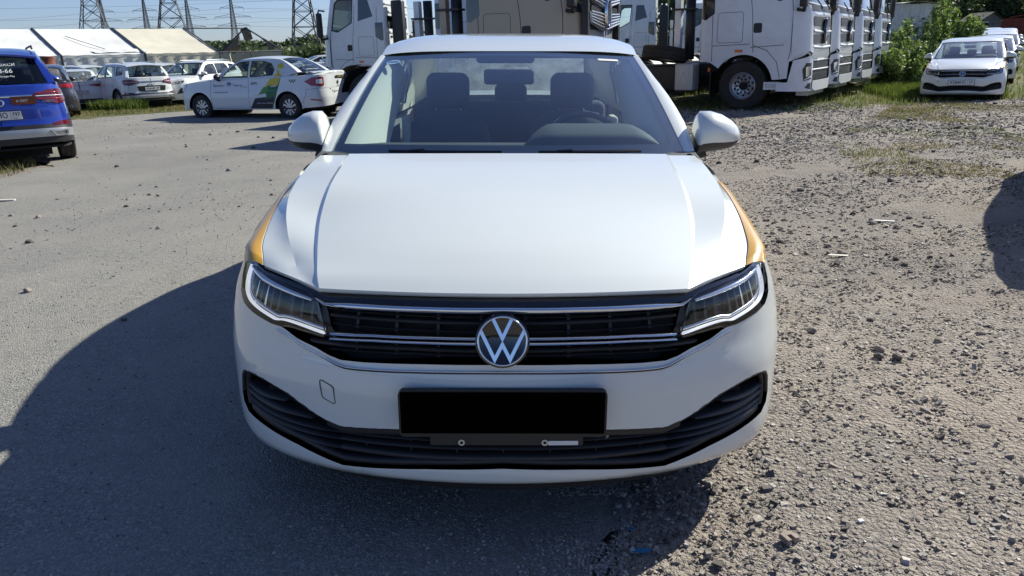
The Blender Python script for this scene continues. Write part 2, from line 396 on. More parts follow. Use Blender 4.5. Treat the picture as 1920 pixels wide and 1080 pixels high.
def number_plate(parent, x, y, z, body, region, rear=False, tilt=0, width=.52, flip=False):
    """Russian style plate; front faces -y (rear: faces +y)"""
    fr = rbox((0, 0, 0), (width+.02, .012, .125), .006).build('plate_frame', 'black', parent); fr.location = (x, y, z)
    fr.rotation_euler = (tilt, 0, math.pi if rear else 0)
    pl = rbox((0, -.008, 0), (width, .004, .112), .002, 1).build('number_plate', 'plate', fr)
    rx_ = (math.pi/2, 0, 0)
    text_obj('plate_text', body, .098, 'ink', fr, (-.065, -.0112, 0), rx_, sx=.92, bold=.001)
    text_obj('plate_text', region, .068, 'ink', fr, (.195, -.0112, .012), rx_, sx=.9, bold=.001)
    MB().box((.132, -.0112, 0), (.003, .001, .104)).build('plate_line', 'ink', fr)
    text_obj('plate_text', 'RUS', .026, 'ink', fr, (.18, -.0112, -.038), rx_)
    return fr
# ---------------------------------------------------------------- generic car builder (front looks towards -y, x to the right, origin on the ground at the nose)
def car(sp, name, label, cat='car', group=None):
    root = thing(name, label, cat, group=group)
    sk = Skin(sp['plan'], sp['w'], sp['df'], sp['dr'], sp.get('kf', .45), sp.get('kr', .6)); root_sk = sk
    paint = sp['paint']; low = sp.get('low'); T = sk.total
    # --- skin outline
    top = [(sk.sy(y) if isinstance(y, float) else y[0], z) for y, z in sp['top']]         # list of (a or y) half line, front -> rear
    wy = sp['wheels']; wr = sp['wr']; ar = sp['arch']; zb = sp['bottom']
    bot = [(0, np.interp(0, *zb))]
    ys = [(0.0)]
    half = []
    aa = list(np.arange(.1, T, .1))+[T]
    arcs = [(sk.sy(y), y) for y in wy]
    def botz(a): return float(np.interp(a, *zb))
    pts = []
    for a in aa:
        if any(abs(a-ca) < ar*1.08 for ca, _ in arcs): continue
        pts.append((a, botz(a)))
    for ca, y in arcs:
        zc = wr; b = botz(ca); h = b-zc
        w0 = math.sqrt(max(ar*ar-h*h, 0)); t0 = math.atan2(h, -w0); t1 = math.atan2(h, w0)
        if t0 < 0: t0 += 2*math.pi
        for k in range(21):
            t = t0+(t1-t0)*k/20; pts.append((ca+ar*math.cos(t), zc+ar*math.sin(t)))
    def key(p): return p[0]
    nonarch = sorted([p for p in pts if not any(abs(p[0]-ca) <= ar*1.05 for ca, _ in arcs)], key=key)
    seq = []; ai = 0; arcpts = [[p for p in pts if abs(p[0]-ca) <= ar*1.01] for ca, _ in arcs]
    for p in nonarch:
        while ai < len(arcs) and p[0] > arcs[ai][0]: seq += arcpts[ai]; ai += 1
        seq.append(p)
    bot = seq
    outer = [(-a, z) for a, z in top[::-1] if a > 0]+top+bot[::-1][0:]+[(0, botz(0))]+[(-a, z) for a, z in bot]
    # remove duplicates at a = T (both ends meet at the rear centre line)
    holes = [h for h in sp.get('holes', [])]
    body = sk.patch('body', outer, paint, root, holes, step=sp.get('step', .05), lip=.03)
    # wheel liners, underbody, floor
    u = MB(); W = sp['hw']
    u.box((0, sk.len/2, zb[1][0]+.12), (W*1.55, sk.len-.5, .22))
    u.box((0, wy[0]-.05, (zb[1][0]+sp['cowl'][1])/2-.10), (W*1.2, .9, sp['cowl'][1]-.42))
    for y in wy: u.box((0, y, wr*1.15), (W*1.25, ar*2.1, wr*1.6))
    pp = [(x*.95, y) for x, y in zip(sk.Pn[::4, 0], sk.Pn[::4, 1]*.985+.04)]; u.prism(pp+[(-x, y) for x, y in pp[::-1][1:-1]], ((0,0,zb[1][0]+.012),(1,0,0),(0,1,0),(0,0,1)), .03)
    u.build('underbody', 'under', root)
    for y in wy:
        for s in (-1, 1):
            rows = [[(s*(W-.03), y+ar*math.cos(t), wr+ar*math.sin(t)), (s*(W-.30), y+ar*math.cos(t), wr+ar*math.sin(t))] for t in np.linspace(-.02, math.pi+.02, 16)]
            MB().grid(rows).build('wheel_liner', 'under', root)
    # --- hood
    def tz(a):
        return float(np.interp(a, [q[0] for q in top], [q[1] for q in top]))
    hl = sp['hood']; n = sp.get('hn', 28)
    rows = loft(hl, n, sp['hsub'])       # list over lateral, each n x 3
    # parabolic crown from the centre line to the first crease
    c0 = hermline(hl[0], n); c1 = hermline(hl[1], n); k0 = sp['hsub'][0]
    for k in range(k0+1):
        t = k/k0; rows[k] = np.stack([c0[:, 0]+(c1[:, 0]-c0[:, 0])*t, c0[:, 1]+(c1[:, 1]-c0[:, 1])*t*t, c0[:, 2]+(c1[:, 2]-c0[:, 2])*t*t], 1)
    full = [r*[-1, 1, 1] for r in rows[::-1]][:-1]+rows
    thick = [np.vstack([[r[0]+[0, .035, -.022]], [r[0]+[0, .012, -.015]], [r[0]+[0, .002, -.007]], r]) for r in full]
    hood = MB().grid([t.tolist() for t in thick]).build('hood', paint, root, smooth=True)
    mid = len(rows)-1; cr = [sum(sp['hsub'][:k]) for k in sp.get('crease', [])]; nr = len(thick[0]); me = hood.data
    sh = np.zeros(len(me.edges), bool)
    for i, ed in enumerate(me.edges):
        a_, b_ = sorted(ed.vertices)
        if b_-a_ == nr and a_ % nr == 3: sh[i] = True
        if a_//nr == b_//nr and b_-a_ == 1 and abs(a_//nr-mid) in cr and a_ % nr >= (3 if abs(a_//nr-mid) != cr[-1] else 6): sh[i] = True
    at_ = me.attributes.new('sharp_edge', 'BOOLEAN', 'EDGE'); at_.data.foreach_set('value', sh)
    # --- fender caps
    e = hermline(hl[-1], n); yl = e[:, 1]
    for s in (-1, 1):
        rws = []
        for i in range(n):
            p = e[i]; a = sp['fend'][0]+(sk.sy(sp['fend'][1])-sp['fend'][0])*i/(n-1)
            q, nn = sk.at(a, tz(a)); g = sp.get('gap', .004)
            d = q-p; dn = d/np.linalg.norm(d)
            mid = p*.45+q*.55+np.array([.012, 0, .010])
            rws.append([p+dn*g+[0, 0, -.03], p+dn*g, p*.75+q*.25+np.array([.006, 0, .008]), mid, q+np.array([.0, 0, .002])])
        rws = [[(x*s, y, z) for x, y, z in r] for r in rws]
        MB().grid(rws).build('fender', paint, root, smooth=True, sharp=50)
        if sp.get('orange'):
            k1 = int(n*.80)
            MB().grid([[(r[j][0]+s*.002, r[j][1], r[j][2]+.002) for j in (1, 2, 3, 4)] for r in rws[:k1]]).build('fender_decal', 'orange', root, smooth=True)
            al = [sp['fend'][0]+(sk.sy(sp['fend'][1])-sp['fend'][0])*i/(n-1) for i in range(0, n, 3)]; al = [max(q_, .985) for q_ in al]
            pl = [(a*s, tz(a)-.002) for a in al]+[(a*s, tz(a)-(.02+.10*max(0, (a-al[0]-.18))/(al[-1]-al[0]))) for a in al[::-1]]
            sk.patch('side_decal', pl, 'orange', root, off=.0015, step=.04)
    # --- greenhouse
    g = sp['gh']
    def ws(u_, v, b=None, t=None, bulge=.022, p=2.2):
        (yc0, zc0, xs0, ys0, zs0), (yc1, zc1, xs1, ys1, zs1) = b or g['ws0'], t or g['ws1']
        a = abs(u_)**p; x = u_*(xs0+(xs1-xs0)*v)
        y0 = yc0+(ys0-yc0)*a; y1 = yc1+(ys1-yc1)*a; z0 = zc0+(zs0-zc0)*a; z1 = zc1+(zs1-zc1)*a
        B = bulge*4*v*(1-v); sgn = -1 if yc1 > yc0 else 1
        return (x, y0+(y1-y0)*v+sgn*B*.5, z0+(z1-z0)*v+B*.85)
    def pane(nm, u0, u1, v0, v1, off, mat, par, b=None, t=None, nu=20, nv=8):
        rows = []
        for j in range(nv+1):
            v = v0+(v1-v0)*j/nv; rows.append([tuple(np.array(ws(u0+(u1-u0)*i/nu, v, b, t))+off) for i in range(nu+1)])
        return MB().grid(rows).build(nm, mat, par, smooth=True)
    wsg = pane('windscreen', -.97, .97, .012, 1, np.zeros(3), 'ws' if sp.get('hi') else 'gl', root)
    o = np.array([0, .004, -.004]); fr = MB()
    def band(u0, u1, v0, v1, b=None, t=None, nu=16, nv=4, o=o):
        fr.grid([[tuple(np.array(ws(u0+(u1-u0)*i/nu, v0+(v1-v0)*j/nv, b, t))+o) for i in range(nu+1)] for j in range(nv+1)])
    band(-.97, .97, .0, .085); band(-.97, .97, .955, 1.0)
    band(-.97, -.915, .085, .955, nv=8, nu=2); band(.915, .97, .085, .955, nv=8, nu=2)
    fr.build('windscreen_frit', 'gloss', root, smooth=True)
    rb, rt = g['rg0'], g['rg1']
    pane('rear_window', -.95, .95, 0.02, .98, np.zeros(3), sp.get('rglass', 'gl'), root, rb, rt)
    # roof
    rr = g['roof']; Y = [q[0] for q in rr]
    yy = np.linspace(Y[0], Y[-1], 26); zc = [hermline([(0, q[0], q[1]) for q in rr], 60)] ; zc = zc[0]; ze = hermline([(q[2], q[0], q[3]) for q in rr], 60)
    rows = []
    yc0, yc1 = g['ws1'][0], rt[0]; ys0, ys1 = g['ws1'][3], rt[3]
    for k in range(26):
        t = k/25; r = []
        y_c = yc0+(yc1-yc0)*t; y_s = ys0+(ys1-ys0)*t
        Zc = np.interp(y_c, zc[:, 1], zc[:, 2]); Zs = np.interp(y_s, ze[:, 1], ze[:, 2]); Xs = np.interp(y_s, ze[:, 1], ze[:, 0])
        for i in range(-14, 15):
            u_ = i/14; a = abs(u_)**2.2; b_ = abs(u_)**sp.get('rp', 3.2); r.append((u_*Xs, y_c+(y_s-y_c)*a, Zc+(Zs-Zc)*b_))
        rows.append(r)
    roof = MB().grid(rows).build('roof', sp.get('roofmat', paint), root, smooth=True)
    hd = [[(x*.97, y+.02*(1 if k < 13 else -1), z-.035) for x, y, z in r] for k, r in enumerate(rows)]
    MB().grid(hd).build('headliner', 'cream', root, smooth=True)
    # side panel surface
    bx = g['belt']      # list of (y, x, z)
    def G(y, z, off=0):
        xb = np.interp(y, [q[0] for q in bx], [q[1] for q in bx]); zb_ = np.interp(y, [q[0] for q in bx], [q[2] for q in bx])
        xr = np.interp(y, ze[:, 1], ze[:, 0]); zr = np.interp(y, ze[:, 1], ze[:, 2])
        t = np.clip((z-zb_)/(zr-zb_), -.2, 1.1); return xb+(xr-xb)*t+.022*4*t*(1-t)*(t > 0)+off
    s0, s1, r0, r1 = g['ws0'], g['ws1'], g['rg0'], g['rg1']
    out = [(s0[3]+.02, s0[4])]+[(ws(1, v)[1]+.015, ws(1, v)[2]) for v in (.2, .4, .6, .8)]+[(y, z) for y, z in zip(ze[::4, 1], ze[::4, 2]) if s1[3] <= y <= r1[3]]+[(ws(1, v, r0, r1)[1], ws(1, v, r0, r1)[2]) for v in (1, .8, .6, .4, .2, .0)]+[(y, z) for y, _, z in bx[::-1] if s0[3]+.05 < y < r0[3]-.02]
    wins = g['windows']
    co, F, loops = triangulate(out, wins, .05)
    for s in (-1, 1):
        x = G(co[:, 0], co[:, 1]); m = MB(); m.v = [(s*float(a), float(b), float(c)) for a, b, c in zip(x, co[:, 0], co[:, 1])]; m.f = [tuple(f) for f in F.tolist()]
        for lp in loops[1:]:
            P0 = [(s*float(G(y, z)), y, z) for y, z in lp]; o_ = len(m.v); k = len(lp); m.v += P0+[(x_-s*.02, y, z) for x_, y, z in P0]
            m.f += [(o_+i, o_+(i+1) % k, o_+k+(i+1) % k, o_+k+i) for i in range(k)]
        m.build('pillars', paint, root, smooth=True, sharp=30)
        m = MB(); m.v = [(s*(float(a)-.03), float(b), float(c)) for a, b, c in zip(x, co[:, 0], co[:, 1])]; m.f = [tuple(f) for f in F.tolist()]
        m.build('pillar_trim', 'cream', root, smooth=True)
        for wn in wins:
            c2, F2, l2 = triangulate(wn, [], .12); x2 = G(c2[:, 0], c2[:, 1], -.008)
            m = MB(); m.v = [(s*float(a), float(b), float(c)) for a, b, c in zip(x2, c2[:, 0], c2[:, 1])]; m.f = [tuple(f) for f in F2.tolist()]
            m.build('side_window', sp.get('sglass', 'gl'), root, smooth=True)
            MB().tube([(s*float(G(y, z, .001)), y, z) for y, z in l2[0]], .008, 5, True).build('window_trim', sp.get('wtrim', 'black'), root, smooth=True)
        # A and C pillar strips between the glass and the side panel
        for b_, t_, u0 in ((s0, s1, .968), (r0, r1, .948)):
            rows = []
            for k in range(9):
                v = k/8; p0 = np.array(ws(u0, v, b_, t_)); p1 = np.array(ws(1, v, b_, t_))
                q = np.array([float(G(p1[1]+(.015 if b_ is s0 else 0), p1[2])), p1[1]+(.015 if b_ is s0 else 0), p1[2]])
                mid = p1*.5+q*.5+np.array([.002, -.004 if b_ is s0 else .004, .006])
                rows.append([(x*s, y, z) for x, y, z in (p0+[0, .004, -.02], p0, p0*.5+p1*.5+[0, 0, .004], mid, q)])
            MB().grid(rows).build('pillar', paint, root, smooth=True, sharp=60)
        # shoulder between skin and belt
        rows = []
        y0 = sp['fend'][1]-.06; yy = np.linspace(y0, r0[3], 22)
        for y in yy:
            a = sk.sy(y); q, nn = sk.at(a, tz(a)); xb = np.interp(y, [p[0] for p in bx], [p[1] for p in bx]); zb_ = np.interp(y, [p[0] for p in bx], [p[2] for p in bx])
            p = np.array([xb, y, zb_]); q[1] = y
            rows.append([(x*s, yq, z) for x, yq, z in (q, q*.5+p*.5+[.010, 0, .008], p)])
        MB().grid(rows).build('shoulder', paint, root, smooth=True)
        # cowl corner: from hood edge to pillar foot
        p = np.array(e[-1]); q, _ = sk.at(sk.sy(sp['fend'][1]), tz(sk.sy(sp['fend'][1]))); f0 = np.array(ws(.968, 0)); f1 = np.array([float(G(s0[3]+.02, s0[4])), s0[3]+.02, s0[4]]); l2 = np.array(hl[-2][-1])
        rows = [[l2, p, p*.4+q*.6+[.006, 0, .006], q], [f0*.5+l2*.5+[0, 0, .006], (f0*.3+f1*.2+p*.5)+[.004, 0, .006], (f1+q)*.5*.5+(p+q)*.25+[.01, 0, .008], q+[0, .05, .004]], [f0, f0*.4+f1*.6, f1, np.array([np.interp(s0[3]+.02, [k[0] for k in bx], [k[1] for k in bx]), s0[3]+.02, np.interp(s0[3]+.02, [k[0] for k in bx], [k[2] for k in bx])])]]
        MB().grid([[(x*s, y, z) for x, y, z in r] for r in rows]).build('cowl_corner', paint, root, smooth=True)
    # cowl tray
    cw = MB(); ce = [np.array(r[-1]) for r in full]; rows = [[tuple(p+[0, -.06, -.05]) for p in ce], [tuple(p+[0, .0, -.035]) for p in ce], [tuple(np.array(ws(-.97+1.94*i/(len(ce)-1), .03))+[0, .02, -.03]) for i in range(len(ce))]]
    cw.grid(rows).build('cowl_tray', 'black', root)
    # tail: deck rows from the rear window foot to the skin top at the rear
    N = 31; U = np.linspace(-1, 1, N); rows = []
    rows.append([ws(u_, 0, r0, r1) for u_ in U])
    for yc, zc_, xs, ys_, zs in sp['tail']: rows.append([(u_*xs, yc+(ys_-yc)*abs(u_)**3, zc_+(zs-zc_)*abs(u_)**3) for u_ in U])
    a1 = sk.sy(r0[3]); row = []
    for u_ in U:
        a = T-(T-a1)*abs(u_)**sp.get('tp', 1.0); q, _ = sk.at(a, tz(a)); row.append((q[0]*(1 if u_ >= 0 else -1), q[1], q[2]))
    rows.append(row); R2 = []
    A = np.array(rows)
    cols = [hermline(A[:, i], 14) for i in range(N)]
    MB().grid([c.tolist() for c in cols]).build('boot_lid', paint, root, smooth=True, sharp=40)
    # --- wheels
    for y in wy:
        for s in (-1, 1): wheel(root, s*(W-.125), y, wr, sp.get('wd', .2), 'spoke', sp.get('nsp', 7), sp.get('rimr', .64), s, sp.get('rimmat', 'steel'))
    # --- mirrors
    mx, my, mz = sp['mirror'][:3]; ms = sp['mirror'][3] if len(sp['mirror']) > 3 else 1
    for s in (-1, 1):
        W_ = .195; mx = sp['mirror'][0]
        if sp.get('hi'): mx, W_ = (.806, .205) if s > 0 else (.782, .180)
        secs = [(0, .975, .070, .060), (.02, .980, .084, .078), (.10, .990, .090, .088), (.30, .993, .087, .092), (.55, .988, .078, .085), (.78, .980, .060, .066), (.92, .976, .040, .044), (1, .972, .012, .014)]
        up = []; lo = []
        for t, zc_, rz, ry in secs:
            x = mx+t*W_*ms; zc_ = mz+(zc_-.98)*ms; yc = my+.05*t
            up.append([(s*x, yc-ry*1.15*ms*math.cos(a), zc_+rz*ms*(math.sin(a) if math.sin(a) > 0 else math.sin(a)*.9)) for a in np.linspace(-.50, math.pi-.25, 13)])
            lo.append([(s*(x), yc-ry*1.11*ms*math.cos(a), zc_+rz*.97*ms*math.sin(a)) for a in np.linspace(math.pi-.25, 2*math.pi-.46, 11)])
        up = [[tuple(np.array(p)) for p in r] for r in up]
        mm = MB().grid(up); mm.f.append(tuple(range(13))); mir_ = mm.build('mirror_cap', sp.get('mirmat', paint), root, smooth=True, sharp=60)
        m2 = MB().grid(lo); m2.f.append(tuple(range(11))); m2.build('mirror_base', 'grey_plastic', root, smooth=True, sharp=60)
        MB().tube([(s*(mx-.07), my+.03, mz-.10*ms), (s*(mx-.01), my+.02, mz-.09*ms), (s*(mx+.05), my+.01, mz-.065*ms)], [.032*ms, .03*ms, .03*ms], 8).build('mirror_arm', 'grey_plastic', root, smooth=True)
    # --- interior
    it = sp.get('interior', True)
    cy, cz = sp['cowl']; dz = sp.get('seatz', 0)
    d = MB(); d.grid([[(x, y, z) for x in np.linspace(-W*.86, W*.86, 9)] for y, z in ((cy+.08, cz-.03), (cy+.30, cz+.0), (cy+.55, cz-.02), (cy+.68, cz-.08), (cy+.70, cz-.30))])
    d.build('dashboard', 'dash', root, smooth=True, sharp=50)
    if sp.get('hi'):
        # instrument hood: low dome in front of the driver (image right)
        rows = []
        for i in range(10):
            t = max(i-1, 0)/8; hh = (.0, .055, .082, .096, .102, .104, .104, .102, .098, .09)[i]; rows.append([(.36+(.30-.05*t)*math.cos(a), cy+.24+.36*t, cz-.02+.88*hh*min(1, 1.35*math.sin(a))) for a in np.linspace(0, math.pi, 21)])
        MB().grid(rows).build('instrument_hood', 'dash', root, smooth=True)
        MB().tube([(.36+.19*math.cos(a), cy+.72+.07*math.sin(a), cz-.075+.165*math.sin(a)) for a in np.linspace(0, 2*math.pi, 33)[:-1]], .015, 8, True).build('steering_wheel', 'gloss', root, smooth=True)
    for sx in (-.36, .36):
        yb = cy+1.42
        st = MB().grid([[(sx+.26*math.cos(a)*(wx), y+.06*math.sin(a)*1.2, z) for a in np.linspace(0, 2*math.pi, 17)[:-1]] for wx, y, z in ((.95, yb-.03, .45+dz), (1, yb, .6+dz), (1, yb+.06, .8+dz), (.9, yb+.12, .95+dz), (.62, yb+.15, 1.02+dz), (.2, yb+.155, 1.04+dz))], True, True)
        so_ = st.build('front_seat', 'seat', root, smooth=True)
        hr = rbox((sx, yb+.14, 1.15+dz), (.25, .11, .20), .05, 4).build('headrest', 'seat', so_, smooth=True)
        for q in (-.07, .07): MB().tube([(sx+q, yb+.15, 1.0+dz), (sx+q, yb+.145, 1.08+dz)], .007, 6).build('headrest_post', 'chrome_s', so_)
        rbox((sx, yb-.25, .5+dz), (.5, .5, .14), .05).build('seat_cushion', 'seat', so_, smooth=True)
    yr = g.get('rear_seat', cy+2.35)
    rbox((0, yr, .74+dz), (1.28, .16, .62), .05).build('rear_seat', 'seat', root, smooth=True)
    for sx, w_ in ((-.42, .25), (0, .22), (.42, .25)): rbox((sx, yr+.06, 1.09+dz), (w_, .09, .14), .04).build('rear_headrest', 'seat', root, smooth=True)
    MB().box((0, yr+.33, 1.0+dz*.8), (1.25, .46, .03)).build('parcel_shelf', 'cream' if sp.get('hi') else 'dash', root)
    if sp.get('hi'):
        for s in (-1, 1):
            MB().grid([[(s*(abs(ws(.93, v)[0])-q[0]), ws(.93, v)[1]+q[1], ws(.93, v)[2]+q[2]) for q in ((0,.012,-.012), (.035,.05,-.02), (.05+.06*(1-v),.14,-.05-.05*(1-v)), (.04+.07*(1-v),.30,-.12-.10*(1-v)))] for v in np.linspace(.02, .97, 10)]).build('pillar_lining', 'cream', root, smooth=True)
            MB().grid([[(s*(W-.125-.02*k), y, .97-.10*k) for k in (0,1,2)] for y in np.linspace(cy+.25, cy+1.3, 6)]).build('door_capping', 'cream', root, smooth=True)
        for sx in (-.62, .62): rbox((sx*.97, cy+1.55, .83), (.05, .16, .36), .02).build('belt_cover', 'cream', root)
        mr = rbox((.0, cy+.93, 1.245), (.25, .035, .075), .025, 4).build('rear_view_mirror', 'dash', root, smooth=True)
        rbox((-.02, cy+1.12, 1.335), (.30, .12, .055), .02).build('sensor_cover', 'dash', root, smooth=True)
        rbox((.0, cy+.908, 1.262), (.045, .012, .022), .005).build('mirror_foot', 'gloss', mr)
    for s in (-1, 1):  # door inner panels
        MB().grid([[(s*(W-.14), y, z) for z in (.35, .7, .90+dz*.3)] for y in np.linspace(cy+.35, yr, 5)]).build('door_trim', 'dash', root)
    return root, sk, ws, tz, G
def seam(sk, root, pts, w_=.005, mat='ink', off=.0012, closed=False, side=1):
    line = [(p[0]*side, p[1]) for p in pts]
    if closed: line = line+[line[0]]
    return sk.strip('panel_gap', line, w_, .0015, mat, root, off=off*.3, step=.05, round_=False)
# ---------------------------------------------------------------- terrain
def sst(x, a, b): t = np.clip((x-a)/(b-a), 0, 1); return t*t*(3-2*t)
def ground_z(x, y):
    x = np.asarray(x, float); y = np.asarray(y, float)
    w_ = (1-sst(np.abs(x), 1.7, 4.6))*(1-sst(y, 7.5, 12))
    z = -.030*x*w_
    z = z+.021*np.clip(y-24, 0, 60)*sst(x, 7, 14)*(1-.0*y)
    z = z-.06*sst(y, 15, 19)*(1-sst(y, 22, 26))*sst(x, 7, 10)
    z = z-.19*sst(y, 22.8, 27)*sst(-x, 7, 11)*(1-sst(y, 55, 90))
    z = z+.012*np.sin(x*.9+1.3*np.sin(y*.5))*np.sin(y*.7+x*.3)*sst(np.abs(x)+np.abs(y-4), 3, 7)
    return z if z.ndim else float(z)
def vnoise(x, y, s, seed=0):
    """value noise, numpy"""
    X = x/s; Y = y/s; xi = np.floor(X).astype(int); yi = np.floor(Y).astype(int); fx_ = X-xi; fy = Y-yi
    def h(i, j):
        n = (i*374761393+j*668265263+seed*974711) & 0x7fffffff; n = ((n ^ (n >> 13))*1274126177) & 0x7fffffff; return ((n ^ (n >> 16)) & 0xffff)/65535.
    u = fx_*fx_*(3-2*fx_); v = fy*fy*(3-2*fy)
    return (h(xi, yi)*(1-u)+h(xi+1, yi)*u)*(1-v)+(h(xi, yi+1)*(1-u)+h(xi+1, yi+1)*u)*v
def fnoise(x, y, s, o=4, seed=0): return sum(vnoise(x, y, s/2**k, seed+k)*.5**k for k in range(o))/sum(.5**k for k in range(o))
ASPH = [(.6,-8),(.4,0),(.24,1.7),(.40,2.6),(.70,4),(.9,5.5),(1.0,8),(1.4,11),(2.0,14),(1.6,18),(.5,21.5),(-2.5,22.6),(-5.6,23.2),(-8.2,23.0),(-9.6,22.3),(-11.0,21.2),(-11.3,19),(-9.6,15),(-7.6,12.2),(-6.6,10.6),(-6.4,9.2),(-7.4,6.5),(-9,3),(-10,-8)]
_rs = []
for a, b in resample(ASPH, .035):
    k = .16*(vnoise(np.array(a*7.), np.array(b*7.), 2.3, 5)-.5)+.30*(vnoise(np.array(a), np.array(b), .9, 8)-.5)
    k += .34*(fnoise(np.array(a*3.), np.array(b), .28, 4, 8)-.5); k2 = .10*(fnoise(np.array(a), np.array(b*2.), .1, 3, 12)-.5); _rs.append((a+float(k+k2), b+float(k)*.3-float(k2)))
ASPH_R = _rs
def on_asphalt(x, y): return inpoly(np.atleast_1d(x).astype(float), np.atleast_1d(y).astype(float), ASPH)
def np_mesh(name, V, F, mat, parent=None, smooth=False, kind=None):
    me = bpy.data.meshes.new(name); V = np.asarray(V, np.float32); F = np.asarray(F, np.int32); k = F.shape[1]
    me.vertices.add(len(V)); me.vertices.foreach_set('co', V.ravel()); me.loops.add(F.size); me.loops.foreach_set('vertex_index', F.ravel())
    me.polygons.add(len(F)); me.polygons.foreach_set('loop_start', np.arange(0, F.size, k, dtype=np.int32)); me.polygons.foreach_set('loop_total', np.full(len(F), k, np.int32))
    me.polygons.foreach_set('use_smooth', np.full(len(F), smooth)); me.update(calc_edges=True); me.validate()
    for m_ in (mat if isinstance(mat, list) else [mat]): me.materials.append(M[m_] if isinstance(m_, str) else m_)
    o = link(name, me, parent)
    if kind: o['kind'] = kind
    return o
def gmat(name, kind):
    m, t, b = newmat(name); N = t.nodes; L = t.links; tc = N.new('ShaderNodeTexCoord'); V = tc.outputs['Object']
    def noise(s, d=6, r=.6): n = N.new('ShaderNodeTexNoise'); n.inputs['Scale'].default_value = s; n.inputs['Detail'].default_value = d; n.inputs['Roughness'].default_value = r; L.new(V, n.inputs['Vector']); return n.outputs[0]
    def vor(s, out='Color', f='F1', rnd=1.): n = N.new('ShaderNodeTexVoronoi'); n.feature = f; n.inputs['Scale'].default_value = s; n.inputs['Randomness'].default_value = rnd; L.new(V, n.inputs['Vector']); return n.outputs[out]
    def ramp(i, pts):
        r = N.new('ShaderNodeValToRGB'); e = r.color_ramp.elements
        while len(e) < len(pts): e.new(.5)
        for k, (p, c) in enumerate(pts): e[k].position = p; e[k].color = (*c, 1) if hasattr(c, '__len__') else (c, c, c, 1)
        L.new(i, r.inputs[0]); return r.outputs[0]
    def mix(f, a, c, mode='MIX'):
        x = N.new('ShaderNodeMix'); x.data_type = 'RGBA'; x.blend_type = mode
        for sl_, v in ((0, f), (6, a), (7, c)):
            if isinstance(v, (int, float)): x.inputs[sl_].default_value = v
            elif isinstance(v, tuple): x.inputs[sl_].default_value = (*v, 1)
            else: L.new(v, x.inputs[sl_])
        return x.outputs[2]
    def sep(c): x = N.new('ShaderNodeSeparateColor'); L.new(c, x.inputs[0]); return x.outputs[0]
    def math_(op, a, c):
        x = N.new('ShaderNodeMath'); x.operation = op
        for i, v in enumerate((a, c)):
            if isinstance(v, (int, float)): x.inputs[i].default_value = v
            else: L.new(v, x.inputs[i])
        return x.outputs[0]
    if kind == 'asphalt':
        agg = ramp(sep(vor(130)), [(.0,(.10,.098,.094)),(.45,(.195,.19,.175)),(.75,(.265,.256,.234)),(.93,(.42,.40,.37)),(1,(.55,.53,.5))])
        agg2 = ramp(sep(vor(330)), [(0,(.14,.137,.13)),(.6,(.225,.218,.20)),(1,(.38,.365,.335))])
        c = mix(.5, agg, agg2); dust = ramp(noise(1.1, 9, .65), [(.42,0.),(.68,.75)]); c = mix(dust, c, (.31,.285,.25)); c = mix(ramp(noise(.35, 5, .5), [(.4,0.),(.7,.35)]), c, (.19,.188,.182))
        c = mix(ramp(noise(9, 6, .7), [(.55,0.),(.75,.35)]), c, (.36,.33,.285))
        wv = N.new('ShaderNodeTexNoise'); wv.inputs['Scale'].default_value = 2.5; wv.inputs['Detail'].default_value = 6; L.new(V, wv.inputs['Vector'])
        vm = N.new('ShaderNodeVectorMath'); vm.operation = 'MULTIPLY_ADD'; vm.inputs[1].default_value = (.5,.5,.5); L.new(wv.outputs[1], vm.inputs[0]); L.new(V, vm.inputs[2])
        cv = N.new('ShaderNodeTexVoronoi'); cv.feature = 'DISTANCE_TO_EDGE'; cv.inputs['Scale'].default_value = .42; L.new(vm.outputs[0], cv.inputs['Vector'])
        crack = math_('MULTIPLY', ramp(cv.outputs['Distance'], [(.0,1.),(.006,.0)]), ramp(noise(.7, 3, .5), [(.5,0.),(.6,.8)])); c = mix(math_('MULTIPLY', crack, .0), c, (.07,.066,.06))
        c = mix(ramp(noise(.22, 3, .5), [(.55,0.),(.62,.22)]), c, (.12,.12,.12))
        h = math_('ADD', math_('MULTIPLY', vor(130, 'Distance'), -.8), math_('MULTIPLY', noise(40, 5), .9)); dist = .006; st = .8
    elif kind == 'gravel':
        sand = ramp(noise(3, 10, .7), [(.3,(.26,.212,.175)),(.5,(.35,.295,.248)),(.7,(.44,.385,.325))])
        g1 = ramp(sep(vor(55)), [(0,(.13,.115,.11)),(.35,(.26,.232,.212)),(.7,(.37,.33,.295)),(.93,(.50,.46,.42)),(1,(.6,.57,.53))])
        g2 = ramp(sep(vor(160)), [(0,(.19,.17,.155)),(.6,(.34,.285,.24)),(1,(.49,.43,.37))])
        c = mix(ramp(noise(1.3, 8, .65), [(.40,.15),(.62,.85)]), sand, mix(.5, g1, g2)); c = mix(ramp(noise(.5, 6, .6), [(.42,0.),(.62,.55)]), c, (.22,.20,.185), 'MIX')
        h = math_('ADD', math_('MULTIPLY', vor(55, 'Distance'), -1.2), math_('ADD', math_('MULTIPLY', noise(18, 8, .7), 1.6), math_('MULTIPLY', vor(160, 'Distance'), -.5))); dist = .014; st = 1.
    else:
        c = ramp(noise(2.2, 9, .7), [(.3,(.05,.065,.022)),(.5,(.10,.105,.04)),(.62,(.17,.145,.075)),(.8,(.25,.21,.15))]); h = noise(30, 8, .7); dist = .03; st = 1.
    L.new(c, b.inputs['Base Color']); setp(b, Roughness=.92, Specular_IOR_Level=.25)
    bp = N.new('ShaderNodeBump'); bp.inputs['Strength'].default_value = st; bp.inputs['Distance'].default_value = dist; L.new(h, bp.inputs['Height']); L.new(bp.outputs[0], b.inputs['Normal'])
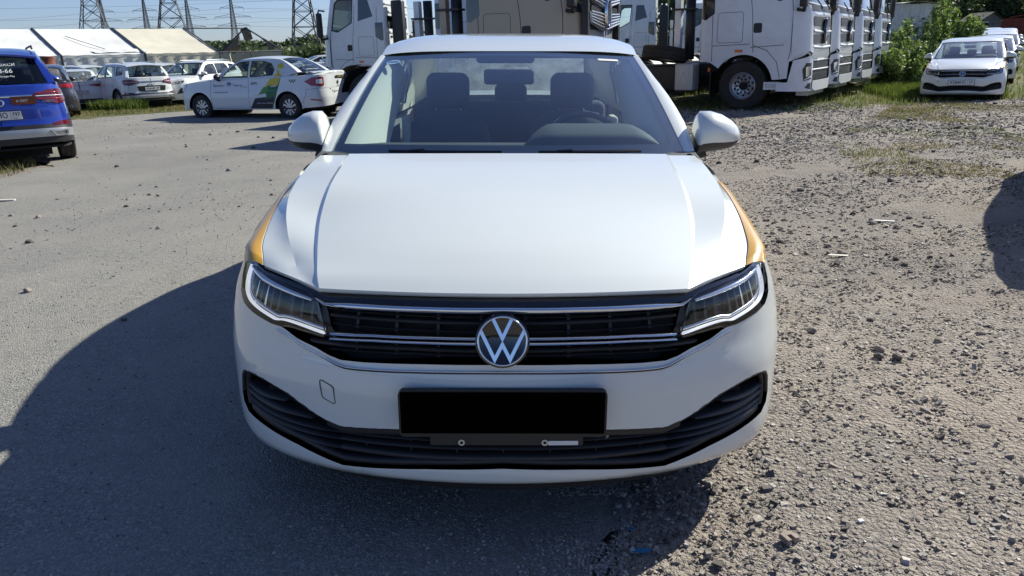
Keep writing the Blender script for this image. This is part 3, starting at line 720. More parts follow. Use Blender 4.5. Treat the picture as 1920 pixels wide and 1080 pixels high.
    if kind == 'gravel':   # grassy soil takes over far from the lot
        pass
    return m
def graded(lo, a, b, hi, st, g=1.18):
    c = list(np.arange(a, b, st)); s_ = st; x = b
    while x < hi: c.append(x); s_ *= g; x += s_
    c.append(hi); s_ = st; x = a-st
    L_ = []
    while x > lo: L_.append(x); s_ *= g; x -= s_
    L_.append(lo); return np.array(L_[::-1]+c)
GX = graded(-900, -2, 9.5, 900, .055); GY = graded(-60, 1.2, 14, 2200, .055)
gx, gy = np.meshgrid(GX, GY); gz = ground_z(gx, gy)
ina = on_asphalt(gx.ravel(), gy.ravel()).reshape(gx.shape)
near = (gy < 30) & (np.abs(gx) < 30)
rel = (fnoise(gx, gy, 1.6, 4, 3)-.5)*.06+(fnoise(gx, gy, .22, 3, 9)-.5)*.030+(vnoise(gx, gy, .07, 4)-.5)*.012
xe = np.interp(gy, [0,1.7,2.6,4,5.5,8,11,14,18], [.4,.24,.40,.70,.9,1.0,1.4,2.0,1.6])
gz = gz+np.where(ina, -.035, (rel*sst(gx-xe, .05, .9)-.004*(gx < xe+.5)*(gx > 0))*near*.9)
nx = len(GX); idx = (np.arange(len(GY)-1)[:, None]*nx+np.arange(nx-1)[None]).ravel()
F = np.stack([idx, idx+1, idx+nx+1, idx+nx], 1)
M['gravel_ground'] = gmat('gravel_ground', 'gravel'); M['asphalt'] = gmat('old_asphalt', 'asphalt'); M['meadow'] = gmat('meadow_soil', 'meadow')
gr = np_mesh('ground', np.stack([gx.ravel(), gy.ravel(), gz.ravel()], 1), F, ['gravel_ground', 'meadow'], smooth=True, kind='structure')
fc = np.stack([gx.ravel(), gy.ravel()], 1)[F].mean(1); X_, Y_ = fc[:, 0], fc[:, 1]
lim = np.interp(X_, [-30,-11,-9,-2,1.5,4,6,9,13,20], [10,21.6,22.6,22.6,20.5,17.0,16.0,17.5,18.3,15])+(fnoise(X_, Y_, 1.5, 3, 2)-.5)*1.2
gr.data.polygons.foreach_set('material_index', ((Y_ > lim) | ((X_ < -6.6) & (Y_ > 8.5) & ~on_asphalt(X_, Y_))).astype(np.int32))
co, Fa, _ = triangulate(ASPH_R, [], .35)
za = ground_z(co[:, 0], co[:, 1])+.004
np_mesh('asphalt', np.column_stack([co, za]), Fa, 'asphalt', smooth=True, kind='structure')
# ---------------------------------------------------------------- white four-door saloon (hero and its twins)
SEDAN = dict(
 plan=[(0,0),(.25,.020),(.48,.08),(.64,.165),(.75,.255),(.82,.345),(.866,.45),(.885,.58),(.896,.80),(.90,1.1),(.902,2.3),(.90,3.5),(.89,4.0),(.865,4.3),(.80,4.5),(.6,4.62),(.3,4.66),(0,4.67)],
 w=([.15,.2,.25,.3,.5,.6,.68,.74,.80,.9,1.05],[.955,.98,.995,1.0,1.0,.985,.965,.936,.912,.908,.88]),
 df=([.165,.185,.208,.240,.258,.30,.40,.42,.50,.54,.58,.66,.735,.76,.80],[.15,.10,.055,.008,.0,.008,.0,-.004,-.012,-.008,.006,.004,.02,.05,.12]),
 dr=([.15,.3,.6,1.0],[-.06,0,0,-.04]),
 paint='white', hw=.90, wheels=(.87, 3.558), wr=.318, arch=.352, bottom=([0,.6,1.3,2,4,5.2,5.9],[.19,.19,.185,.19,.19,.22,.26]),
 top=[((0,),.592),((.198,),.588),((.376,),.579),((.445,),.578),((.481,),.586),((.524,),.602),((.593,),.617),((.640,),.634),((.662,),.639),((.70,),.639),((.80,),.650),((.865,),.663),((.915,),.690),((.950,),.725),((.965,),.765),((.975,),.785),((1.1,),.790),((1.2,),.80),(.78,.815),(.9,.838),(1.05,.86),(1.2,.880),(1.6,.905),(2.4,.925),(3.4,.945),(4.0,.97),(4.35,.99),((5.55,),1.0),((5.93,),1.005)],
 cowl=(1.16,.985), step=.045, hsub=[9,1,5,4], hn=44, crease=[1,2,3], rp=5.2,
 hood=[[(0,.06,.768),(0,.12,.797),(0,.25,.845),(0,.45,.893),(0,.70,.935),(0,.95,.968),(0,1.16,.986)],
       [(.489,.12,.763),(.505,.17,.783),(.518,.225,.797),(.548,.36,.828),(.583,.55,.868),(.597,.75,.928),(.603,.97,.966),(.615,1.16,.984)],
       [(.492,.122,.762),(.510,.174,.780),(.525,.23,.793),(.558,.362,.820),(.597,.55,.858),(.612,.75,.917),(.618,.97,.956),(.630,1.17,.977)],
       [(.557,.18,.768),(.575,.225,.775),(.598,.29,.788),(.635,.38,.813),(.662,.45,.833),(.702,.58,.866),(.731,.72,.898),(.746,.86,.921),(.750,.95,.934),(.744,1.06,.958),(.735,1.19,.974)],
       [(.695,.31,.772),(.712,.36,.789),(.731,.42,.806),(.748,.52,.829),(.764,.65,.855),(.773,.80,.884),(.779,.95,.900),(.785,1.08,.905),(.79,1.20,.912)]],
 fend=(.962, 1.2), orange=True,
 gh=dict(ws0=(1.20,.966,.757,1.34,.960), ws1=(2.22,1.365,.664,2.30,1.343),
   rg0=(4.28,1.045,.60,4.20,1.04), rg1=(3.93,1.395,.55,3.85,1.345),
   roof=[(2.20,1.362,.660,1.336),(2.30,1.388,.664,1.346),(2.5,1.43,.672,1.385),(2.75,1.458,.680,1.408),(3.05,1.47,.680,1.415),(3.4,1.46,.660,1.395),(3.7,1.43,.63,1.36),(3.95,1.39,.55,1.335)],
   belt=[(1.30,.775,.945),(1.6,.80,.95),(2.2,.815,.955),(3.3,.805,.965),(3.9,.76,.985),(4.25,.68,1.02)],
   windows=[[(1.72,1.0),(2.10,1.20),(2.40,1.305),(2.60,1.32),(2.60,.985)],[(2.68,.99),(2.68,1.325),(3.2,1.325),(3.5,1.29),(3.62,1.22),(3.66,1.02)]], rear_seat=3.45),
 tail=[(4.40,1.055,.66,4.32,1.04),(4.58,1.065,.70,4.45,1.045),(4.63,1.06,.71,4.50,1.035)],
 mirror=(.785,1.50,1.022), hi=True, rglass='rear')
def vw_badge(parent, cx, y, cz, r, tilt=0):
    o = thing_part('emblem', parent, (cx, y, cz), (tilt, 0, 0))
    MB().lathe([(0, r*1.08), (-.010, r*1.06), (-.012, r*.98), (-.008, r*.9), (-.008, .0005)], 'y', 48).build('emblem_disc', 'gloss', o, smooth=True, sharp=40)
    MB().lathe([(-.008, r*.99), (-.015, r*.985), (-.0165, r*.95), (-.015, r*.915), (-.008, r*.905)], 'y', 48).build('emblem_ring', 'chrome', o, smooth=True)
    def stroke(pts, w_):
        L_ = []; R_ = []
        for i, p in enumerate(pts):
            p = np.array(p); d0 = np.array(pts[i])-np.array(pts[i-1]) if i else np.array(pts[1])-np.array(pts[0]); d1 = np.array(pts[i+1])-np.array(pts[i]) if i < len(pts)-1 else d0
            d0 = d0/np.linalg.norm(d0); d1 = d1/np.linalg.norm(d1); n0 = np.array([-d0[1], d0[0]]); n1 = np.array([-d1[1], d1[0]]); m = n0+n1; m /= np.linalg.norm(m); k = min(w_/2/max(m@n0, .3), w_*1.3)
            L_.append(tuple((p+m*k)*r)); R_.append(tuple((p-m*k)*r))
        return L_+R_[::-1]
    for nm, pts in (('letter_stroke', [(-.37,.88),(0,.11),(.37,.88)]), ('letter_stroke', [(-.86,.42),(-.30,-.72),(0,-.13),(.30,-.72),(.86,.42)])):
        MB().prism(stroke(pts, .135), ((0, -.008, 0), (1, 0, 0), (0, 0, 1), (0, -1, 0)), .0055).build(nm, 'chrome', o)
    return o
def thing_part(name, parent, loc, rot=(0, 0, 0)):
    o = link(name, None, parent); o.location = loc; o.rotation_euler = rot; return o
def sedan(name, label, plate=None, hero=False, group=None):
    sp = dict(SEDAN)
    hin = [(-a, z) for a, z in []]
    INT = [(0,.410),(.263,.398),(.443,.382),(.460,.383),(.501,.394),(.554,.414),(.629,.448),(.718,.464),(.80,.466),(.86,.455),(.885,.430),(.905,.37),(.90,.335),(.865,.312),(.75,.300),(.613,.285),(.459,.260),(.366,.266),(.21,.279),(0,.288)]
    intake = INT+[(-a, z) for a, z in INT[-2:0:-1]]
    sp['holes'] = [intake]
    root, sk, ws, tz, G = car(sp, name, label, group=group)
    # grille cavity
    GB = [(0,.590),(.198,.586),(.376,.577),(.445,.576),(.481,.584),(.524,.600),(.593,.615),(.640,.632)]
    GT = [(.50,.640),(.522,.703),(.545,.737),(.58,.752),(.40,.754),(0,.757)]
    gp = GB+GT; gp = gp+[(-a, z) for a, z in gp[-2:0:-1]]
    sk.patch('grille_back', gp, 'under', root, off=-.055, step=.05)
    sk.patch('slam_panel', [(-.83,.766),(-.58,.746),(-.53,.735),(0,.740),(.53,.735),(.58,.746),(.83,.766),(.78,.770),(.66,.765),(.52,.762),(0,.766),(-.52,.762),(-.66,.765),(-.78,.770)], 'gloss', root, off=-.016, step=.04)
    for (z0, dz_, t) in ((.735,0,0),(.699,-.004,1),(.676,-.004,2),(.713,-.003,2),(.619,-.02,1),(.605,-.02,2),(.637,-.01,2)):
        if t == 0: continue
        am = {.699:.50,.676:.49,.713:.515,.619:.57,.605:.50,.637:.60}[z0]
        sk.strip('grille_slat', [(-am, z0+dz_*.6), (-.25, z0), (0, z0+.001), (.25, z0), (am, z0+dz_*.6)], .011 if t == 1 else .004, .012 if t == 1 else .006, 'grey_plastic', root, off=-.030)
    for x in [.06+.117*k for k in range(-5, 5)]:
        if abs(x) < .055: continue
        a = sk.fx(x)
        for z0, z1 in ((.668, .728), (.596, .646)):
            if abs(a) > .47: continue
            sk.strip('grille_rib', [(a, z0), (a, z1)], .008, .010, 'grey_plastic', root, off=-.042, round_=False)
    for s in (-1, 1):
        sk.strip('chrome_strip', [(s*.545,.735),(s*.514,.724),(s*.353,.730),(s*.199,.734),(0,.736)][::1], [.004,.017,.016,.015,.015], .012, 'chrome', root, off=-.006)
        for dz_ in (-.0075, .0075):
            sk.strip('chrome_strip', [(s*.478,.642+dz_),(s*.346,.651+dz_),(s*.198,.655+dz_),(0,.657+dz_)], .0085, .012, 'chrome', root, off=-.006)
    CH = [(.672,.630),(.63,.622),(.582,.605),(.507,.585),(.462,.569),(.436,.563),(.41,.562),(.315,.565),(.199,.570),(0,.574)]
    sk.strip('chrome_line', smooth_poly([(-a, z) for a, z in CH]+CH[-2::-1], 1, False), .0045, .004, 'chrome', root, off=.003)
    sk.strip('bumper_gap', smooth_poly([(-a, z-.0045) for a, z in CH]+[(a, z-.0045) for a, z in CH[-2::-1]], 1, False), .003, .0012, 'ink', root, off=.0012)
    e = .010 if not hero else .010
    y_em, _n = sk.at(0, .664)
    vw_badge(root, 0, y_em[1]-.012, .664, .0645, R(-16))
    # lower intake
    sk.patch('intake_back', intake, 'under', root, off=-.060, step=.06)
    sk.strip('intake_frame', smooth_poly(INT[:12], 1, False), .014, .004, 'grey_plastic', root, off=-.004)
    sk.strip('intake_frame', smooth_poly(mir(INT[:12]), 1, False), .014, .004, 'grey_plastic', root, off=-.004)
    lp = [(a, z-.012) for a, z in INT[:5]]
    sk.strip('intake_lip', [(-a, z) for a, z in lp[::-1]]+lp[1:], .024, .004, 'grey_plastic', root, off=-.010)
    bl = [(a, z+.014) for a, z in INT[13:]]; sk.strip('intake_sill', [(-a, z) for a, z in bl]+[(a, z) for a, z in bl[-2::-1]], .022, .012, 'grey_plastic', root, off=-.024)
    for z0, z1, h in ((.362,.352,.010),(.338,.330,.012),(.307,.302,.020)):
        sk.strip('intake_slat', [(-.47, z1), (-.25, z0-.004), (0, z0), (.25, z0-.004), (.47, z1)], h, .016, 'grey_plastic', root, off=-.030)
    for k in range(-3, 4):
        sk.strip('intake_rib', [(sk.fx(.13*k), .298), (sk.fx(.13*k), .375)], .004, .008, 'grey_plastic', root, off=-.040, round_=False)
    for s in (-1, 1):
        for (p0, p1, w_) in (((.47,.352),(.885,.352),.012),((.47,.330),(.882,.335),.014),((.47,.302),(.87,.320),.022),((.56,.378),(.888,.376),.018),((.66,.408),(.885,.398),.014)):
            mid = ((p0[0]+p1[0])/2, (p0[1]+p1[1])/2-.012)
            sk.strip('intake_fin', smooth_poly([(s*p0[0], p0[1]), (s*mid[0], mid[1]), (s*p1[0], p1[1])], 2, False), [w_*.5, w_*1.3, w_], .020, 'grey_plastic', root, off=-.032)
        sk.strip('intake_cheek', [(s*a, z) for a, z in ((.858,.445),(.885,.42),(.893,.37),(.885,.33))], .022, .006, 'grey_plastic', root, off=-.016)
    # headlights
    HL = [(.487,.634),(.522,.701),(.545,.735),(.585,.750),(.70,.760),(.80,.768),(.87,.778),(.94,.788),(.968,.783),(.960,.755),(.944,.722),(.908,.688),(.86,.661),(.79,.647),(.70,.636),(.665,.636),(.629,.644),(.547,.640)]
    for s in (-1, 1):
        h = [(s*a, z) for a, z in HL]
        b = sk.patch('headlight', h, 'lampd', root, off=-.035, step=.04, lip=0)
        sk.patch('lamp_rim', smooth_poly([(s*a, z) for a, z in HL], 1), 'gloss', b, holes=[[(s*(.735+(a-.735)*.972), .700+(z-.700)*.94) for a, z in HL]], off=-.004, step=.03)
        dr = smooth_poly([(.905,.768),(.908,.740),(.890,.705),(.850,.683),(.80,.669),(.715,.657),(.688,.652),(.655,.660),(.59,.657),(.503,.645)], 2, False)
        sk.strip('light_guide', [(s*a, z) for a, z in dr], .0052, .006, 'lit' if hero else 'drl', b, off=-.007)
        sk.strip('light_guide_base', [(s*a, z+.010) for a, z in dr], .010, .004, 'chrome_s', b, off=-.016)
        sk.strip('chrome_brow', [(s*a, z) for a, z in ((.915,.766),(.86,.758),(.80,.749),(.70,.742),(.60,.733),(.565,.728))], [.008,.015,.015,.014,.012,.008], .008, 'chrome', b, off=-.012)
        for a0 in (.56,.60,.64,.70,.735,.765,.795,.825,.855):
            sk.strip('reflector_fin', [(s*a0, .674), (s*(a0+.008), .742)], [.011,.002], .014, 'reflector' if a0 in (.765,.825) else 'lampd', b, off=-.030, round_=False)
        for a0, a1, z0 in ((.55,.69,.700),(.71,.87,.712)):
            sk.strip('reflector_bar', [(s*a0, z0-.004), (s*a1, z0+.004)], .005, .018, 'chrome_s', b, off=-.034)
        sk.patch('lamp_lens', smooth_poly([(s*a, z) for a, z in HL], 1), 'lens', b, off=.001, step=.05)
    # number plate holder
    yb, _ = sk.at(0, .47)
    y0 = yb[1]
    if plate is None:
        pr = rrect(.538, .130, .014)
        h = thing_part('plate_holder', root, (0, y0-.002, .470), (R(-1), 0, 0))
        MB().prism(pr, ((0, 0, 0), (1, 0, 0), (0, 0, 1), (0, -1, 0)), .020).build('holder_frame', 'black', h)
        MB().prism(rrect(.526, .114, .003), ((0, -.0205, .004), (1, 0, 0), (0, 0, 1), (0, -1, 0)), .004).build('cover_panel', 'blackplate', h)
        MB().prism(rrect(.40, .024, .004), ((.01, 0, -.080), (1, 0, 0), (0, 0, 1), (0, -1, 0)), .014).build('holder_tab', 'black', h)
        for x in (-.108, .110): MB().lathe([(-.014, .0085), (-.0165, .0085), (-.0165, .0045), (-.0145, .004), (-.0145, .0005)], 'y', 20, (x, 0, -.084)).build('screw_ring', 'steel', h, smooth=True, sharp=40); MB().lathe([(-.0160, .0042), (-.0172, .0042), (-.0172, .0003)], 'y', 12, (x, 0, -.084)).build('screw_hole', 'under', h)
        MB().prism(rrect(.078, .012, .001), ((.158, -.0142, -.085), (1, 0, .01), (0, 0, 1), (0, -1, 0)), .001).build('paper_strip', 'sticker', h)
    else:
        number_plate(root, 0, y0-.02, .47, *plate)
    # tow-eye cover on the image left
    tw = [(.509,.519),(.465,.503),(.463,.449),(.503,.464)]
    sk.strip('tow_cover_gap', (lambda q: q+q[:1])(smooth_poly(resample([(-a, z) for a, z in tw], .026), 2)), .0022, .001, 'ink', root, off=.0003, step=.01)
    # bonnet shut lines, bumper gap at the wheel arch
    for s in (-1, 1):
        seam(sk, root, [(sk.sy(1.38),.30),(sk.sy(1.36),.6),(sk.sy(1.33),.885)], side=s); seam(sk, root, [(sk.sy(2.5),.26),(sk.sy(2.55),.6),(sk.sy(2.60),.925)], side=s); seam(sk, root, [(sk.sy(3.42),.78),(sk.sy(3.5),.93)], side=s)
        for y in (2.32, 3.35): sk.strip('door_handle', [(s*sk.sy(y), .80), (s*sk.sy(y+.17), .805)], .028, .022, 'white', root, off=.004)
        sk.strip('tail_light', [(s*sk.rx(.35), .92), (s*sk.rx(.6), .91), (s*sk.sy(4.35), .90)], .12, .012, 'red', root, off=.001)
    # wipers
    for x0, x1, v in ((-.46, -.02, .018), (.12, .52, .018)):
        pts = [tuple(np.array(ws(x/.73, v+.012*(i % 2)*0))+[0, -.012, .010]) for i, x in enumerate(np.linspace(x0, x1, 9))]
        b = MB().tube(pts, .0065, 5); a0 = np.array(pts[2]); b.tube([a0+[-.07, -.03, -.03], a0+[-.03, -.010, .004], a0+[.03, .002, .006]], .006, 5); b.build('wiper', 'black', root)
    # stickers on the glass
    st = thing_part('glass_sticker', root, (0, 0, 0))
    def on_glass(u_, v):
        p = Vector(ws(u_, v)); du = Vector(ws(u_+.01, v))-p; dv = Vector(ws(u_, v+.01))-p; du.normalize(); n = du.cross(dv).normalized(); dv = n.cross(du); 
        if n.y > 0: n = -n
        return p+n*.0015, du, dv, n
    if hero:
        o_, U, V, n = on_glass(-.865, .885)
        m = MB(); m.prism([(.036*math.cos(a), .030*math.sin(a)) for a in np.linspace(0, 2*math.pi, 25)[:-1]], (o_, U, V, n), .0006); m.build('round_sticker', 'stick_blue', st)
        rm = Matrix((U, V, n)).transposed().to_euler()
        text_obj('sticker_text', 'CCC', .026, 'ink', st, o_+n*.0012, rm, depth=.0002, bold=.001)
    o_, U, V, n = on_glass(.74, .905)
    m = MB(); m.prism([(-.052, -.013), (.052, -.013), (.052, .013), (-.052, .013)], (o_, U, V, n), .0006); m.build('label_sticker', 'sticker', st)
    return root
hero_tilt = Matrix.Translation((0, 0, CAM_H)) @ Matrix.Rotation(ROLL, 4, Vector((0, math.cos(PITCH), -math.sin(PITCH)))) @ Matrix.Translation((0, 0, -CAM_H))
hero = sedan('parked_car', 'white saloon filling the foreground, orange wing trim, blacked-out number plate, chrome badge on grille', hero=True)
hero.matrix_world = hero_tilt @ Matrix.Translation((-.024, 1.77, 0)) @ Matrix.Rotation(R(-.25), 4, 'Z')
# ---------------------------------------------------------------- taxi saloon, SUVs
def wplan(hw, L, f=.0, r=.0):
    return [(0,0),(.30,.02),(.52,.07),(.68,.15),(.78,.25),(hw-.05,.40),(hw-.02,.55),(hw-.005,.85),(hw,1.2),(hw,2.2),(hw,L-1.3),(hw-.015,L-.7),(hw-.05,L-.36),(hw-.13,L-.15),(.55,L-.04),(.28,L-.01),(0,L)]
TAXI = dict(plan=wplan(.865, 4.35), w=([.15,.3,.5,.7,.85,.95,1.1],[.95,.985,1,.985,.95,.93,.90]),
 df=([.15,.25,.45,.6,.8,.95],[.06,0,-.01,.0,.03,.10]), dr=([.2,.3,.5,.75,.85,1.1],[.0,.04,.04,.0,-.01,-.03]), kr=.5,
 paint='white_far', hw=.865, wheels=(.82, 3.455), wr=.312, arch=.375, wd=.19, nsp=10, rimr=.60, bottom=([0,.6,1.3,2,4,5,5.6],[.25,.25,.26,.26,.26,.32,.36]),
 top=[((0,),.80),((.5,),.82),((.8,),.86),(.6,.90),(1.15,.94),(1.8,.955),(3.0,.985),(3.7,1.02),(4.1,1.04),((5.2,),1.05),((5.6,),1.05)],
 cowl=(1.10,1.01), step=.07, hsub=[6,3,3], hn=16, fend=(.62,1.15), gap=.003,
 hood=[[(0,.03,.81),(0,.15,.88),(0,.6,.96),(0,1.10,1.01)],[(.45,.07,.82),(.46,.2,.88),(.50,.6,.955),(.55,1.10,1.0)],[(.62,.16,.84),(.66,.28,.88),(.70,.65,.935),(.72,1.12,.985)],[(.70,.25,.86),(.74,.38,.885),(.77,.7,.925),(.78,1.15,.965)]],
 gh=dict(ws0=(1.12,1.0,.70,1.25,.985), ws1=(1.86,1.43,.56,1.95,1.41), rg0=(3.82,1.115,.56,3.72,1.11), rg1=(3.22,1.45,.50,3.15,1.42),
  roof=[(1.84,1.43,.57,1.405),(2.1,1.48,.585,1.435),(2.5,1.505,.59,1.45),(2.9,1.49,.575,1.445),(3.25,1.445,.52,1.41)],
  belt=[(1.25,.745,.985),(1.8,.775,.99),(2.6,.78,1.0),(3.4,.745,1.03),(3.8,.69,1.075)],
  windows=[[(1.50,1.03),(1.80,1.28),(2.0,1.375),(2.30,1.395),(2.30,1.02)],[(2.38,1.025),(2.38,1.395),(2.72,1.39),(2.95,1.33),(3.06,1.20),(3.02,1.06)]], rear_seat=3.0),
 tail=[(3.95,1.13,.62,3.86,1.11),(4.20,1.135,.66,4.05,1.11),(4.32,1.12,.66,4.14,1.09)], mirror=(.83,1.45,1.04,.85), mirmat='black')
def spoke_rim(): pass
taxi, sk, ws, tz, G = car(TAXI, 'parked_car', 'white taxi saloon with green and yellow livery, parked side-on before the tents')
T = sk.total
for s in (-1, 1):
    for l in ([(sk.sy(1.22),.30),(sk.sy(1.18),.6),(sk.sy(1.20),.95)], [(sk.sy(2.34),.27),(sk.sy(2.34),.985)], [(sk.sy(3.12),.70),(sk.sy(3.22),.85),(sk.sy(3.10),1.0)], [(sk.sy(1.24),.30),(sk.sy(2.34),.27),(sk.sy(3.0),.28)], [(sk.sy(3.85),.38),(sk.sy(3.95),.60),(sk.sy(3.98),.72)]): seam(sk, taxi, l, .006, side=s)
    for y in (2.12, 3.0): sk.strip('door_handle', [(s*sk.sy(y), .80), (s*sk.sy(y+.16), .805)], .03, .022, 'white_far', taxi, off=.004)
    tl = [(sk.sy(3.93),.90),(sk.sy(4.12),.985),(sk.rx(.64),1.0),(sk.rx(.56),.98),(sk.rx(.56),.80),(sk.rx(.66),.79),(sk.sy(4.10),.80)]
    tlo = sk.patch('tail_light', [(s*a, z) for a, z in tl], 'red', taxi, off=.012, step=.05, lip=.02)
    sk.patch('lamp_lens', [(s*a, z) for a, z in ((sk.sy(4.2),.84),(sk.sy(4.2),.935),(sk.rx(.60),.95),(sk.rx(.60),.84))], 'lampw', tlo, off=.016, step=.05)
    hl = [(.50,.66),(.50,.74),(.62,.80),(.80,.86),(1.0,.90),(.98,.80),(.80,.68)]
    sk.patch('headlight', [(s*a, z) for a, z in hl], 'lampw', taxi, off=.008, step=.05, lip=.01)
    sk.patch('reflector', [(s*a, z) for a, z in ((sk.rx(.66),.47),(sk.sy(4.05),.50),(sk.sy(4.05),.47),(sk.rx(.66),.445))], 'red', taxi, off=.004, step=.05)
    # livery: green band sweeping up to the C pillar
    Z = lambda y, z: (s*sk.sy(y), z)
    sk.patch('livery_base', [Z(2.34,.29),Z(3.0,.29),Z(3.13,.55),Z(3.22,.80),Z(3.28,1.0),Z(3.05,.985),Z(2.86,.84),Z(2.70,.60)], 'green', taxi, off=.0015, step=.06)
    sk.patch('livery_dark', [Z(2.36,.30),Z(2.98,.30),Z(3.10,.58),Z(2.86,.50),Z(2.66,.64),Z(2.50,.50)], 'navy', taxi, off=.003, step=.06)
    sk.patch('livery_leaf', [Z(2.80,.76),Z(2.98,.985),Z(3.27,1.0),Z(3.20,.82),Z(3.10,.80),Z(2.98,.84)], 'yellow', taxi, off=.003, step=.06)
    sk.patch('livery_light', [Z(2.62,.60),Z(2.80,.80),Z(2.95,.78),Z(2.86,.66),Z(2.76,.54)], 'green2', taxi, off=.003, step=.06)
    MB().add([(s*float(G(y, z, .003)), y, z) for y, z in ((3.05,1.03),(3.27,1.03),(3.33,1.12),(3.30,1.26),(3.22,1.34),(3.12,1.30),(3.14,1.18))], [(0,1,2,3,4,5,6)]).build('livery_pillar', 'yellow', taxi)
    sk.patch('livery_panel', [Z(2.50,.53),Z(2.86,.56),Z(2.86,.64),Z(2.50,.60)], 'sticker', taxi, off=.0045, step=.06)
    for i, (c, r_) in enumerate([(c, r_) for c in range(5) for r_ in range(2) if (c+r_) % 2 == 0]):
        y0 = 3.52+.035*c; z0 = .95-.035*r_; sk.patch('checker_square', [Z(y0,z0),Z(y0+.035,z0),Z(y0+.035,z0-.035),Z(y0,z0-.035)], 'ink', taxi, off=.002, step=.05)
def side_text(sk, root, y, z, body, size, mat, s=1, align='LEFT', **k):
    p, n = sk.at(s*sk.sy(y), z, .003); return text_obj('livery_text', body, size, mat, root, tuple(p), (math.pi/2, 0, s*math.pi/2), align, **k)
side_text(sk, taxi, 1.27, .83, 'Яндекс', .10, 'txt'); side_text(sk, taxi, 1.87, .83, 'Такси', .10, 'txt')
p, n = sk.at(sk.sy(1.76), .84, .003)
MB().prism(rrect(.125, .15, .045), (tuple(p), (0,1,0), (0,0,1), (1,0,0)), .001).build('livery_badge', 'logo_blue', taxi)
q = text_obj('livery_text', 'Go', .095, 'sticker', taxi, (p[0]+.002, p[1], p[2]), (math.pi/2, 0, math.pi/2), bold=.001)
side_text(sk, taxi, 2.40, .86, '499', .13, 'txt'); side_text(sk, taxi, 1.28, .68, 'Таксопарк работает', .045, 'txt')
side_text(sk, taxi, 2.52, .585, 'ТАКСИ', .06, 'green'); side_text(sk, taxi, 2.56, .415, 'заказ такси онлайн', .05, 'sticker')
number_plate(taxi, 0, 4.355, .62, 'М499ЕС', '797', rear=True)
bs = MB().prism(rrect(.74, .20, .03), ((0, 4.335, .62), (1,0,0), (0,0,1), (0,1,0)), .010).build('plate_recess', 'black', taxi)
o_ = thing_part('boot_sign', taxi, (-.18, 4.345, .985)); MB().box((0,0,0), (.48,.006,.06)).build('sign_panel', 'navy', o_); text_obj('sign_text', 'Яндекс Такси', .045, 'yellow', o_, (0,.004,0), (math.pi/2,0,math.pi))
dm = thing_part('boot_badge', taxi, (0, 4.352, .86)); MB().prism([(0,.06),(.035,0),(0,-.06),(-.035,0)], ((0,0,0),(1,0,0),(0,0,1),(0,1,0)), .006).build('badge_diamond', 'chrome_s', dm); text_obj('badge_text', 'LOGAN', .035, 'ink', taxi, (0, 4.362, .775), (math.pi/2,0,math.pi))
for i in range(3): MB().box((.1-.02*i, 3.74-.1*i*1.6-.02, 1.17+.09*i*1.0), (.5-.08*i, .004, .035), Matrix.Rotation(R(-58), 3, 'X')).build('window_sticker', 'sticker', taxi)
sk.strip('rear_bumper_gap', [(sk.sy(3.98),.72),(sk.rx(.66),.735),(sk.rx(.3),.74),(T,.74)], .006, .001, 'ink', taxi, off=.001)
taxi.location = (-8.19, 20.55, -.05); taxi.rotation_euler = (0, 0, R(-110.5))

SUVS = dict(plan=wplan(.915, 4.45), w=([.15,.3,.5,.7,.9,1.0,1.2],[.95,.985,1,.99,.965,.94,.90]),
 df=([.15,.25,.45,.6,.9,1.05],[.10,0,-.01,.0,.03,.12]), dr=([.2,.3,.50,.66,.80,1.0,1.2],[-.04,.05,.06,.0,.0,-.03,-.07]), kr=.5,
 paint='white_far', hw=.915, wheels=(.88, 3.51), wr=.34, arch=.395, wd=.22, nsp=9, bottom=([0,.6,1.3,2,4,5,5.7],[.24,.24,.25,.24,.25,.34,.36]),
 top=[((0,),.93),((.5,),.95),((.8,),.98),(.6,1.0),(1.15,1.03),(1.8,1.04),(3.0,1.07),(3.7,1.10),(4.1,1.12),((5.3,),1.12),((5.75,),1.12)],
 cowl=(1.14,1.12), step=.07, hsub=[6,3,3], hn=16, fend=(.62,1.2), gap=.003, rp=4,
 hood=[[(0,.04,.94),(0,.15,1.0),(0,.6,1.08),(0,1.14,1.12)],[(.45,.08,.95),(.46,.2,1.0),(.50,.6,1.075),(.58,1.14,1.11)],[(.64,.17,.965),(.68,.28,1.0),(.73,.65,1.05),(.77,1.16,1.09)],[(.74,.27,.98),(.78,.38,1.0),(.82,.7,1.035),(.84,1.2,1.06)]],
 gh=dict(ws0=(1.16,1.11,.76,1.30,1.10), ws1=(1.88,1.575,.62,1.98,1.55), rg0=(4.33,1.14,.70,4.22,1.14), rg1=(4.03,1.56,.58,3.98,1.53),
  roof=[(1.86,1.575,.63,1.545),(2.2,1.635,.66,1.585),(2.7,1.655,.665,1.60),(3.3,1.645,.65,1.59),(3.8,1.60,.62,1.56),(4.05,1.555,.59,1.525)],
  belt=[(1.28,.80,1.08),(1.8,.835,1.09),(2.6,.84,1.11),(3.4,.82,1.13),(4.2,.76,1.16)],
  windows=[[(1.55,1.12),(1.85,1.37),(2.02,1.50),(2.45,1.525),(2.45,1.13)],[(2.52,1.13),(2.52,1.525),(3.2,1.52),(3.3,1.40),(3.34,1.17)],[(3.44,1.20),(3.44,1.50),(3.80,1.47),(3.93,1.25)]], rear_seat=3.2),
 tail=[(4.37,1.135,.72,4.25,1.135)], mirror=(.86,1.50,1.15,1.0), seatz=.10, tp=1.0)
